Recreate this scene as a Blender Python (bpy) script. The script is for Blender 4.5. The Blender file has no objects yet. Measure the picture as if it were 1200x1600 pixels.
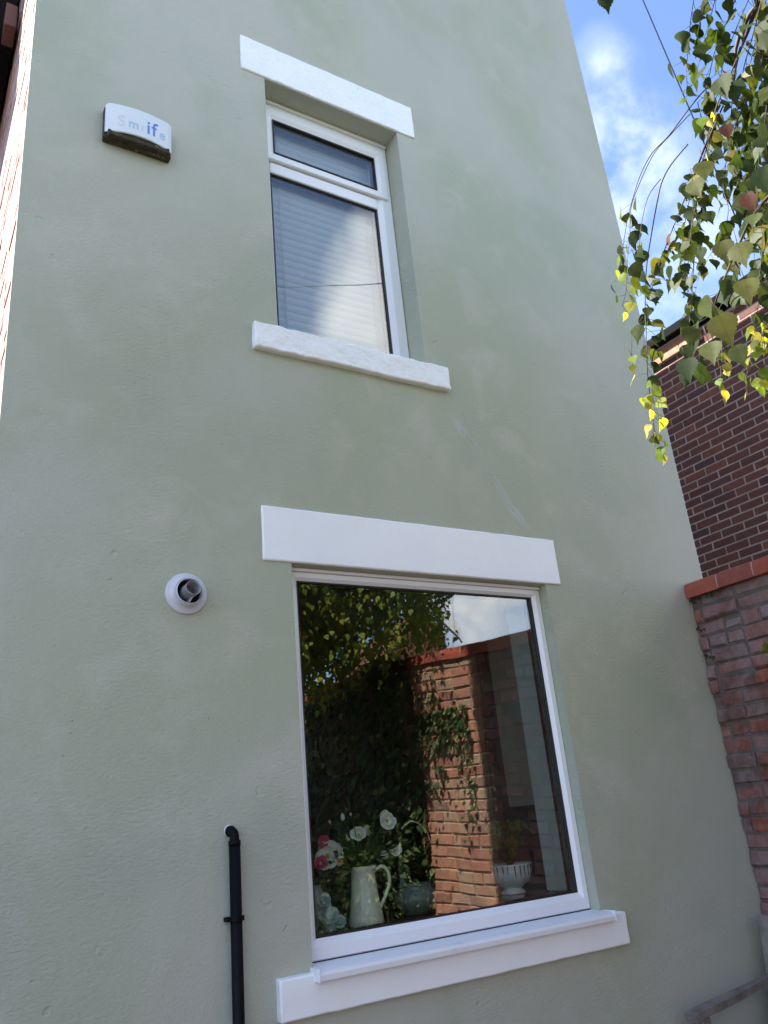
import bpy, bmesh, math, random
import numpy as np
from mathutils import Vector, Matrix
random.seed(7); rng = np.random.default_rng(7)
S = bpy.context.scene; C = S.collection

# ---------------------------------------------------------------- camera
D, H = 2.9, 1.6                       # distance from the rendered wall, eye height
F = 1261.0
def _n(v): return v / np.linalg.norm(v)
Xc = _n(np.array([2129., 270., F])); Zc = np.array([-325., -3331., F]); Zc = _n(Zc - Zc.dot(Xc) * Xc)
Yc = np.cross(Zc, Xc); RR = np.array([Xc, Yc, Zc])
cam = bpy.data.cameras.new('camera'); co = bpy.data.objects.new('camera', cam); C.objects.link(co)
cam.sensor_fit = 'HORIZONTAL'; cam.sensor_width = 36; cam.lens = 36 * F / 1200; cam.clip_start = .05; cam.clip_end = 2000
cx, cy, cz = RR @ [1, 0, 0], RR @ [0, -1, 0], RR @ [0, 0, -1]
co.matrix_world = Matrix(((cx[0], cy[0], cz[0], 0), (cx[1], cy[1], cz[1], -D), (cx[2], cy[2], cz[2], H), (0, 0, 0, 1)))
S.camera = co
CAM = np.array([0, -D, H])
def ray(px, py): return _n(RR @ np.array([px - 600., py - 800., F]))
def at(px, py, t): return CAM + ray(px, py) * t
def atz(px, py, z):
    r = ray(px, py); return CAM + r * (z - H) / r[2]
def atx(px, py, x):
    r = ray(px, py); return CAM + r * x / r[0]
def proj(P):
    q = (np.asarray(P) - CAM) @ RR
    return np.stack([600 + F * q[..., 0] / q[..., 2], 800 + F * q[..., 1] / q[..., 2], q[..., 2]], -1)

# ---------------------------------------------------------------- exposure, world, sun
S.view_settings.view_transform = 'Standard'; S.view_settings.look = 'None'
S.view_settings.exposure = 2.03; S.view_settings.gamma = 1
EL, AZX, AZY = math.radians(50), -.88, .475
sdir = Vector((AZX * math.cos(EL), AZY * math.cos(EL), math.sin(EL))).normalized()
w = bpy.data.worlds.new('World'); S.world = w; w.use_nodes = True
nt = w.node_tree; nt.nodes.clear()
def N(nt, t, **k):
    n = nt.nodes.new(t)
    for a, b in k.items():
        if a.startswith('i_'): n.inputs[a[2:].replace('_', ' ')].default_value = b
        else: setattr(n, a, b)
    return n
def L(nt, a, b): nt.links.new(a, b)
sky = N(nt, 'ShaderNodeTexSky', sky_type='NISHITA', sun_disc=False)
sky.sun_elevation = EL; sky.sun_rotation = math.atan2(AZX, AZY); sky.altitude = 50; sky.air_density = 1.0; sky.dust_density = .6; sky.ozone_density = 2.0
tc = N(nt, 'ShaderNodeTexCoord')
hs = N(nt, 'ShaderNodeMix', data_type='RGBA', blend_type='MULTIPLY'); hs.inputs[0].default_value = 1
L(nt, sky.outputs[0], hs.inputs[6]); hs.inputs[7].default_value = (.88, .90, 1.0, 1)
def blob(d, r_in, r_out, amp):
    dn = Vector(d).normalized()
    v = N(nt, 'ShaderNodeVectorMath', operation='DOT_PRODUCT'); L(nt, tc.outputs['Generated'], v.inputs[0]); v.inputs[1].default_value = dn
    m = N(nt, 'ShaderNodeMapRange', interpolation_type='SMOOTHSTEP')
    m.inputs[1].default_value = math.cos(r_out); m.inputs[2].default_value = math.cos(r_in); m.inputs[3].default_value = 0; m.inputs[4].default_value = amp
    L(nt, v.outputs['Value'], m.inputs[0]); return m.outputs[0]
def madd(a, b, op='ADD', clamp=False):
    m = N(nt, 'ShaderNodeMath', operation=op, use_clamp=clamp)
    for i, q in enumerate((a, b)):
        if isinstance(q, (int, float)): m.inputs[i].default_value = q
        else: L(nt, q, m.inputs[i])
    return m.outputs[0]
def mref(px, py):
    r = ray(px, py); return (r[0], -r[1], r[2])
n1 = N(nt, 'ShaderNodeTexNoise'); n1.inputs['Scale'].default_value = 5.5; n1.inputs['Detail'].default_value = 7; n1.inputs['Roughness'].default_value = .56
n1.inputs['Distortion'].default_value = .5
L(nt, tc.outputs['Generated'], n1.inputs['Vector'])
n2 = N(nt, 'ShaderNodeTexNoise'); n2.inputs['Scale'].default_value = 2.2; n2.inputs['Detail'].default_value = 5
L(nt, tc.outputs['Generated'], n2.inputs['Vector'])
wis = None
for (px, py, r0, r1, a) in [(955, 190, .005, .08, .22), (975, 240, .0, .08, .28), (935, 80, .0, .035, .16), (1010, 330, .0, .12, .15), (962, 100, 0, .035, .15), (1060, 460, 0, .16, .15), (1010, 215, 0, .05, .1), (1000, 430, 0, .12, .15)]:
    b = blob(ray(px, py), r0, r1, a); wis = b if wis is None else madd(wis, b)

bk = blob(mref(620, 560), .0, .28, .29)
bk = madd(bk, blob(mref(565, 420), .0, .10, .30))
bk = madd(bk, blob(mref(800, 990), .0, .10, .10))
sep = N(nt, 'ShaderNodeSeparateXYZ'); L(nt, tc.outputs['Generated'], sep.inputs[0])
back = N(nt, 'ShaderNodeMapRange', interpolation_type='SMOOTHSTEP'); L(nt, sep.outputs[1], back.inputs[0])
back.inputs[1].default_value = .1; back.inputs[2].default_value = -.5; back.inputs[3].default_value = 0; back.inputs[4].default_value = .13  # extra cloud cover added behind the camera, lifts the light on the wall
hole = madd(blob(mref(455, 285), .1, .30, -.34), blob(mref(440, 400), .02, .11, -.25))
cov = madd(madd(bk, back.outputs[0]), hole)
nz = madd(madd(n1.outputs[0], .65, 'MULTIPLY'), madd(n2.outputs[0], .35, 'MULTIPLY'))
dens = N(nt, 'ShaderNodeMapRange', interpolation_type='SMOOTHSTEP'); L(nt, madd(nz, cov), dens.inputs[0])
dens.inputs[1].default_value = .60; dens.inputs[2].default_value = .86
ccol = N(nt, 'ShaderNodeMix', data_type='RGBA'); L(nt, n1.outputs[0], ccol.inputs[0]); ccol.inputs[6].default_value = (4.5, 5.0, 5.8, 1); ccol.inputs[7].default_value = (12.2, 11.7, 10.9, 1)
wn = N(nt, 'ShaderNodeTexNoise'); wn.inputs['Scale'].default_value = 9; wn.inputs['Detail'].default_value = 7; wn.inputs['Roughness'].default_value = .55; wn.inputs['Distortion'].default_value = .12; L(nt, tc.outputs['Generated'], wn.inputs['Vector'])
wm = N(nt, 'ShaderNodeMapRange', interpolation_type='SMOOTHSTEP'); L(nt, wn.outputs[0], wm.inputs[0]); wm.inputs[1].default_value = .40; wm.inputs[2].default_value = .74
wisp = madd(madd(madd(wis, 1.5, 'MULTIPLY', True), wm.outputs[0], 'MULTIPLY'), .36, 'MULTIPLY')
alpha = madd(dens.outputs[0], wisp, 'MAXIMUM')
mx = N(nt, 'ShaderNodeMix', data_type='RGBA'); L(nt, alpha, mx.inputs[0]); L(nt, hs.outputs[2], mx.inputs[6]); L(nt, ccol.outputs[2], mx.inputs[7])
bg = N(nt, 'ShaderNodeBackground'); bg.inputs[1].default_value = .10; L(nt, mx.outputs[2], bg.inputs[0])
wo = N(nt, 'ShaderNodeOutputWorld'); L(nt, bg.outputs[0], wo.inputs[0])
sl = bpy.data.lights.new('sun', 'SUN'); sl.energy = 5; sl.angle = math.radians(.5); sl.color = (1, .95, .87)
so = bpy.data.objects.new('sun', sl); C.objects.link(so); so.rotation_euler = (-sdir).to_track_quat('-Z', 'Y').to_euler()

# ---------------------------------------------------------------- materials
def mat(name, col, rough=.6, metal=0, bump=0, bscale=40, var=0, vscale=3, spec=.5, coat=0, trans=0, dirt=None):
    m = bpy.data.materials.new(name); m.use_nodes = True; t = m.node_tree; b = t.nodes['Principled BSDF']
    b.inputs['Base Color'].default_value = (*col, 1); b.inputs['Roughness'].default_value = rough; b.inputs['Metallic'].default_value = metal
    b.inputs['Specular IOR Level'].default_value = spec; b.inputs['Coat Weight'].default_value = coat
    tcn = N(t, 'ShaderNodeTexCoord'); cur = None
    if var:
        nn = N(t, 'ShaderNodeTexNoise'); nn.inputs['Scale'].default_value = vscale; nn.inputs['Detail'].default_value = 6; L(t, tcn.outputs['Object'], nn.inputs['Vector'])
        mr = N(t, 'ShaderNodeMapRange'); L(t, nn.outputs[0], mr.inputs[0]); mr.inputs[1].default_value = .3; mr.inputs[2].default_value = .7; mr.inputs[3].default_value = 1 - var; mr.inputs[4].default_value = 1 + var
        hv = N(t, 'ShaderNodeHueSaturation'); hv.inputs['Color'].default_value = (*col, 1); L(t, mr.outputs[0], hv.inputs['Value']); cur = hv.outputs[0]
        L(t, cur, b.inputs['Base Color'])
    if dirt:
        dc, lo, hi, sc = dirt
        nn = N(t, 'ShaderNodeTexNoise'); nn.inputs['Scale'].default_value = sc; nn.inputs['Detail'].default_value = 8; nn.inputs['Roughness'].default_value = .7; L(t, tcn.outputs['Object'], nn.inputs['Vector'])
        mr = N(t, 'ShaderNodeMapRange'); L(t, nn.outputs[0], mr.inputs[0]); mr.inputs[1].default_value = lo; mr.inputs[2].default_value = hi
        mm = N(t, 'ShaderNodeMix', data_type='RGBA'); L(t, mr.outputs[0], mm.inputs[0])
        if cur: L(t, cur, mm.inputs[6])
        else: mm.inputs[6].default_value = (*col, 1)
        mm.inputs[7].default_value = (*dc, 1); L(t, mm.outputs[2], b.inputs['Base Color'])
    if bump:
        nn = N(t, 'ShaderNodeTexNoise'); nn.inputs['Scale'].default_value = bscale; nn.inputs['Detail'].default_value = 5; L(t, tcn.outputs['Object'], nn.inputs['Vector'])
        bp = N(t, 'ShaderNodeBump'); bp.inputs['Strength'].default_value = bump; bp.inputs['Distance'].default_value = .01; L(t, nn.outputs[0], bp.inputs['Height']); L(t, bp.outputs[0], b.inputs['Normal'])
    return m

def render_mat():
    """painted sand/cement render: broad damp mottling, trowel marks, hair scratches, a pale filled crack"""
    m = bpy.data.materials.new('sage_render'); m.use_nodes = True; t = m.node_tree; b = t.nodes['Principled BSDF']
    b.inputs['Roughness'].default_value = .62; b.inputs['Specular IOR Level'].default_value = .35
    tcn = N(t, 'ShaderNodeTexCoord'); O = tcn.outputs['Object']
    def noise(sc, det=5, ro=.5, vec=O, dist=0):
        n = N(t, 'ShaderNodeTexNoise'); n.inputs['Scale'].default_value = sc; n.inputs['Detail'].default_value = det; n.inputs['Roughness'].default_value = ro; n.inputs['Distortion'].default_value = dist
        L(t, vec, n.inputs['Vector']); return n.outputs[0]
    def M(a, b_, op='MULTIPLY', cl=False):
        q = N(t, 'ShaderNodeMath', operation=op, use_clamp=cl)
        for i, v in enumerate((a, b_)):
            if isinstance(v, (int, float)): q.inputs[i].default_value = v
            else: L(t, v, q.inputs[i])
        return q.outputs[0]
    def MR(v, a, b_, c=0, d=1, sm=False):
        q = N(t, 'ShaderNodeMapRange'); q.interpolation_type = 'SMOOTHSTEP' if sm else 'LINEAR'
        L(t, v, q.inputs[0]); q.inputs[1].default_value = a; q.inputs[2].default_value = b_; q.inputs[3].default_value = c; q.inputs[4].default_value = d; return q.outputs[0]
    def MX(f, a, b_):
        q = N(t, 'ShaderNodeMix', data_type='RGBA')
        L(t, f, q.inputs[0])
        for i, v in ((6, a), (7, b_)):
            if isinstance(v, tuple): q.inputs[i].default_value = (*v, 1)
            else: L(t, v, q.inputs[i])
        return q.outputs[2]
    map_ = N(t, 'ShaderNodeMapping'); L(t, O, map_.inputs[0]); map_.inputs['Scale'].default_value = (1, 1, .55)
    a = noise(.9, 4, .5, map_.outputs[0], .8); c2 = noise(3.2, 6, .6, O, .5)
    col = MX(MR(a, .36, .64, 0, 1, True), (.402, .422, .302), (.470, .466, .380))
    col = MX(MR(c2, .5, .75), col, (.495, .488, .388))
    col = MX(MR(noise(1.7, 3, .5), .52, .72, 0, .75, True), col, (.385, .408, .310))
    # specks
    vo = N(t, 'ShaderNodeTexVoronoi'); vo.inputs['Scale'].default_value = 26; L(t, O, vo.inputs['Vector'])
    spk = M(MR(vo.outputs['Distance'], .05, .09, 1, 0), MR(noise(1.3, 2), .60, .66))
    col = MX(M(spk, .5), col, (.12, .14, .12))
    # fine scuffs (diagonal hair marks) only in patches
    mp = N(t, 'ShaderNodeMapping'); L(t, O, mp.inputs[0]); mp.inputs['Rotation'].default_value = (0, math.radians(35), 0); mp.inputs['Scale'].default_value = (9, 9, 70)
    sc = M(MR(noise(1.6, 3, .6, mp.outputs[0]), .67, .72), MR(noise(1.1, 2), .56, .64))
    col = MX(M(sc, .35), col, (.25, .28, .25))
    # filled crack running down from the right end of the upper sill
    sp = N(t, 'ShaderNodeSeparateXYZ'); L(t, O, sp.inputs[0])
    x0, z0, x1, z1 = 2.33, 3.52, 2.72, 2.88
    wob = M(M(noise(7, 3), .5, 'SUBTRACT'), .10)
    xl = M(M(M(sp.outputs[2], z0, 'SUBTRACT'), (x1 - x0) / (z1 - z0)), x0, 'ADD')
    dx = M(M(M(sp.outputs[0], xl, 'SUBTRACT'), wob, 'ADD'), 0, 'ADD')
    ad = N(t, 'ShaderNodeMath', operation='ABSOLUTE'); L(t, dx, ad.inputs[0])
    inz = M(MR(sp.outputs[2], z1, z1 + .08), MR(sp.outputs[2], z0, z0 - .1))
    ck = M(M(MR(ad.outputs[0], .012, .045, 1, 0, True), inz), MR(noise(5, 4), .38, .6))
    col = MX(M(ck, .95), col, (.47, .49, .45))
    hair = M(M(MR(ad.outputs[0], .001, .005, 1, 0), inz), MR(noise(9, 3), .45, .55))
    col = MX(M(hair, .35), col, (.2, .2, .18))
    # grey weathering runs under both sills
    L(t, col, b.inputs['Base Color'])
    mpf = N(t, 'ShaderNodeMapping'); L(t, O, mpf.inputs[0]); mpf.inputs['Scale'].default_value = (38, 38, 95)
    h = M(noise(80, 6, .7), 1.0); h = M(h, M(noise(1.0, 3, .6, mpf.outputs[0], .4), MR(noise(1.6, 3, .6), .40, .62, .10, 1.05)), 'ADD')
    h = M(h, M(MR(noise(16, 2), .66, .72), MR(noise(2.2, 2), .50, .62, 0, -.9)), 'ADD'); h = M(h, M(noise(13, 4, .55), MR(noise(1.1, 2), .45, .6, .15, .8)), 'ADD')
    h = M(h, M(noise(2.4, 2), 1.6), 'ADD'); h = M(h, M(spk, -.5), 'ADD'); h = M(h, M(hair, -.5), 'ADD'); h = M(h, M(ck, .25), 'ADD')
    mp2 = N(t, 'ShaderNodeMapping'); L(t, O, mp2.inputs[0]); mp2.inputs['Scale'].default_value = (4, 4, 26)
    rip = M(noise(1.5, 4, .6, mp2.outputs[0]), MR(noise(.8, 2), .42, .58, 0, 1.0)); h = M(h, M(rip, .16), 'ADD')
    bp = N(t, 'ShaderNodeBump'); bp.inputs['Strength'].default_value = .6; bp.inputs['Distance'].default_value = .006; L(t, h, bp.inputs['Height']); L(t, bp.outputs[0], b.inputs['Normal'])
    return m

def island_mat(name, stops, rough=.85, bump=.5, bscale=30, eff=None, moss=None, var=.25, fade=None):
    """colour differs from brick to brick; eff = whitish salts (colour, lo, hi, scale)"""
    m = bpy.data.materials.new(name); m.use_nodes = True; t = m.node_tree; b = t.nodes['Principled BSDF']
    b.inputs['Roughness'].default_value = rough; b.inputs['Specular IOR Level'].default_value = .25
    g = N(t, 'ShaderNodeNewGeometry'); cr = N(t, 'ShaderNodeValToRGB'); L(t, g.outputs['Random Per Island'], cr.inputs[0])
    e = cr.color_ramp.elements
    while len(e) < len(stops): e.new(.5)
    for i, (p, c) in enumerate(stops): e[i].position = p; e[i].color = (*c, 1)
    tcn = N(t, 'ShaderNodeTexCoord'); O = tcn.outputs['Object']
    nn = N(t, 'ShaderNodeTexNoise'); nn.inputs['Scale'].default_value = 22; nn.inputs['Detail'].default_value = 7; nn.inputs['Roughness'].default_value = .65; L(t, O, nn.inputs['Vector'])
    mr = N(t, 'ShaderNodeMapRange'); L(t, nn.outputs[0], mr.inputs[0]); mr.inputs[1].default_value = .3; mr.inputs[2].default_value = .7; mr.inputs[3].default_value = 1 - var; mr.inputs[4].default_value = 1 + var
    hv = N(t, 'ShaderNodeHueSaturation'); L(t, cr.outputs[0], hv.inputs['Color']); L(t, mr.outputs[0], hv.inputs['Value']); cur = hv.outputs[0]
    for extra in (eff, moss):
        if not extra: continue
        c, lo, hi, sc, amt = extra
        en = N(t, 'ShaderNodeTexNoise'); en.inputs['Scale'].default_value = sc; en.inputs['Detail'].default_value = 9; en.inputs['Roughness'].default_value = .72; L(t, O, en.inputs['Vector'])
        em = N(t, 'ShaderNodeMapRange'); L(t, en.outputs[0], em.inputs[0]); em.inputs[1].default_value = lo; em.inputs[2].default_value = hi; em.inputs[4].default_value = amt
        q = N(t, 'ShaderNodeMix', data_type='RGBA'); L(t, em.outputs[0], q.inputs[0]); L(t, cur, q.inputs[6]); q.inputs[7].default_value = (*c, 1); cur = q.outputs[2]
    L(t, cur, b.inputs['Base Color'])
    bn = N(t, 'ShaderNodeTexNoise'); bn.inputs['Scale'].default_value = bscale; bn.inputs['Detail'].default_value = 8; bn.inputs['Roughness'].default_value = .7; L(t, O, bn.inputs['Vector'])
    bp = N(t, 'ShaderNodeBump'); bp.inputs['Strength'].default_value = bump; bp.inputs['Distance'].default_value = .01; L(t, bn.outputs[0], bp.inputs['Height']); L(t, bp.outputs[0], b.inputs['Normal'])
    return m

def glass_mat(name, wav=.0006, tint=(.93, .96, .94), refl=.09, wscale=2.2):
    m = bpy.data.materials.new(name); m.use_nodes = True; t = m.node_tree; t.nodes.clear()
    tcn = N(t, 'ShaderNodeTexCoord'); nn = N(t, 'ShaderNodeTexNoise'); nn.inputs['Scale'].default_value = wscale; nn.inputs['Detail'].default_value = 1.5; L(t, tcn.outputs['Object'], nn.inputs['Vector'])
    bp = N(t, 'ShaderNodeBump'); bp.inputs['Strength'].default_value = 1; bp.inputs['Distance'].default_value = wav; L(t, nn.outputs[0], bp.inputs['Height'])
    gl = N(t, 'ShaderNodeBsdfGlossy'); gl.inputs['Roughness'].default_value = 0.0; L(t, bp.outputs[0], gl.inputs['Normal'])
    tr = N(t, 'ShaderNodeBsdfTransparent'); tr.inputs[0].default_value = (*tint, 1)
    g = N(t, 'ShaderNodeNewGeometry'); dt = N(t, 'ShaderNodeVectorMath', operation='DOT_PRODUCT'); L(t, g.outputs['Incoming'], dt.inputs[0]); L(t, g.outputs['True Normal'], dt.inputs[1])
    ab = N(t, 'ShaderNodeMath', operation='ABSOLUTE'); L(t, dt.outputs['Value'], ab.inputs[0])
    om = N(t, 'ShaderNodeMath', operation='SUBTRACT'); om.inputs[0].default_value = 1; L(t, ab.outputs[0], om.inputs[1])
    p5 = N(t, 'ShaderNodeMath', operation='POWER'); L(t, om.outputs[0], p5.inputs[0]); p5.inputs[1].default_value = 5
    mu = N(t, 'ShaderNodeMath', operation='MULTIPLY_ADD', use_clamp=True); L(t, p5.outputs[0], mu.inputs[0]); mu.inputs[1].default_value = 1 - refl; mu.inputs[2].default_value = refl   # Schlick, one face of a double-glazed unit
    mx = N(t, 'ShaderNodeMixShader'); L(t, mu.outputs[0], mx.inputs[0]); L(t, tr.outputs[0], mx.inputs[1]); L(t, gl.outputs[0], mx.inputs[2])
    o = N(t, 'ShaderNodeOutputMaterial'); L(t, mx.outputs[0], o.inputs[0]); return m

def leaf_mat(name, stops, transl=.40, rough=.55):
    m = bpy.data.materials.new(name); m.use_nodes = True; t = m.node_tree; b = t.nodes['Principled BSDF']
    g = N(t, 'ShaderNodeNewGeometry'); cr = N(t, 'ShaderNodeValToRGB'); L(t, g.outputs['Random Per Island'], cr.inputs[0])
    e = cr.color_ramp.elements
    while len(e) < len(stops): e.new(.5)
    for i, (p, c) in enumerate(stops): e[i].position = p; e[i].color = (*c, 1)
    uv = N(t, 'ShaderNodeUVMap'); sp = N(t, 'ShaderNodeSeparateXYZ'); L(t, uv.outputs[0], sp.inputs[0])
    ab = N(t, 'ShaderNodeMath', operation='ABSOLUTE'); L(t, sp.outputs[0], ab.inputs[0])
    def M(op, a, b_):
        q = N(t, 'ShaderNodeMath', operation=op)
        for i, v in enumerate((a, b_)):
            if isinstance(v, (int, float)): q.inputs[i].default_value = v
            else: L(t, v, q.inputs[i])
        return q.outputs[0]
    ph = M('MULTIPLY', M('SUBTRACT', sp.outputs[1], M('MULTIPLY', ab.outputs[0], .7)), 44)
    sn = N(t, 'ShaderNodeMath', operation='SINE'); L(t, ph, sn.inputs[0])
    vein = N(t, 'ShaderNodeMapRange'); L(t, sn.outputs[0], vein.inputs[0]); vein.inputs[1].default_value = .7; vein.inputs[2].default_value = 1
    mid = N(t, 'ShaderNodeMapRange'); L(t, ab.outputs[0], mid.inputs[0]); mid.inputs[1].default_value = .035; mid.inputs[2].default_value = .01
    vv = M('MAXIMUM', M('MULTIPLY', vein.outputs[0], .45), mid.outputs[0])
    br = N(t, 'ShaderNodeMix', data_type='RGBA', blend_type='MULTIPLY'); L(t, M('MULTIPLY', vv, .45), br.inputs[0]); L(t, cr.outputs[0], br.inputs[6]); br.inputs[7].default_value = (.55, .6, .5, 1)
    tcn = N(t, 'ShaderNodeTexCoord'); nn = N(t, 'ShaderNodeTexNoise'); nn.inputs['Scale'].default_value = 60; L(t, tcn.outputs['Object'], nn.inputs['Vector'])
    mr = N(t, 'ShaderNodeMapRange'); L(t, nn.outputs[0], mr.inputs[0]); mr.inputs[1].default_value = .3; mr.inputs[2].default_value = .7; mr.inputs[3].default_value = .78; mr.inputs[4].default_value = 1.25
    hv = N(t, 'ShaderNodeHueSaturation'); L(t, br.outputs[2], hv.inputs['Color']); L(t, mr.outputs[0], hv.inputs['Value'])
    L(t, hv.outputs[0], b.inputs['Base Color']); b.inputs['Roughness'].default_value = rough; b.inputs['Specular IOR Level'].default_value = .22
    tl = N(t, 'ShaderNodeBsdfTranslucent'); tcx = N(t, 'ShaderNodeMix', data_type='RGBA', blend_type='MULTIPLY'); tcx.inputs[0].default_value = 1; L(t, hv.outputs[0], tcx.inputs[6]); tcx.inputs[7].default_value = (2.3, 2.2, .8, 1)
    L(t, tcx.outputs[2], tl.inputs[0])
    mx = N(t, 'ShaderNodeMixShader'); mx.inputs[0].default_value = transl; L(t, b.outputs[0], mx.inputs[1]); L(t, tl.outputs[0], mx.inputs[2])
    L(t, mx.outputs[0], t.nodes['Material Output'].inputs[0]); return m

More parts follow.
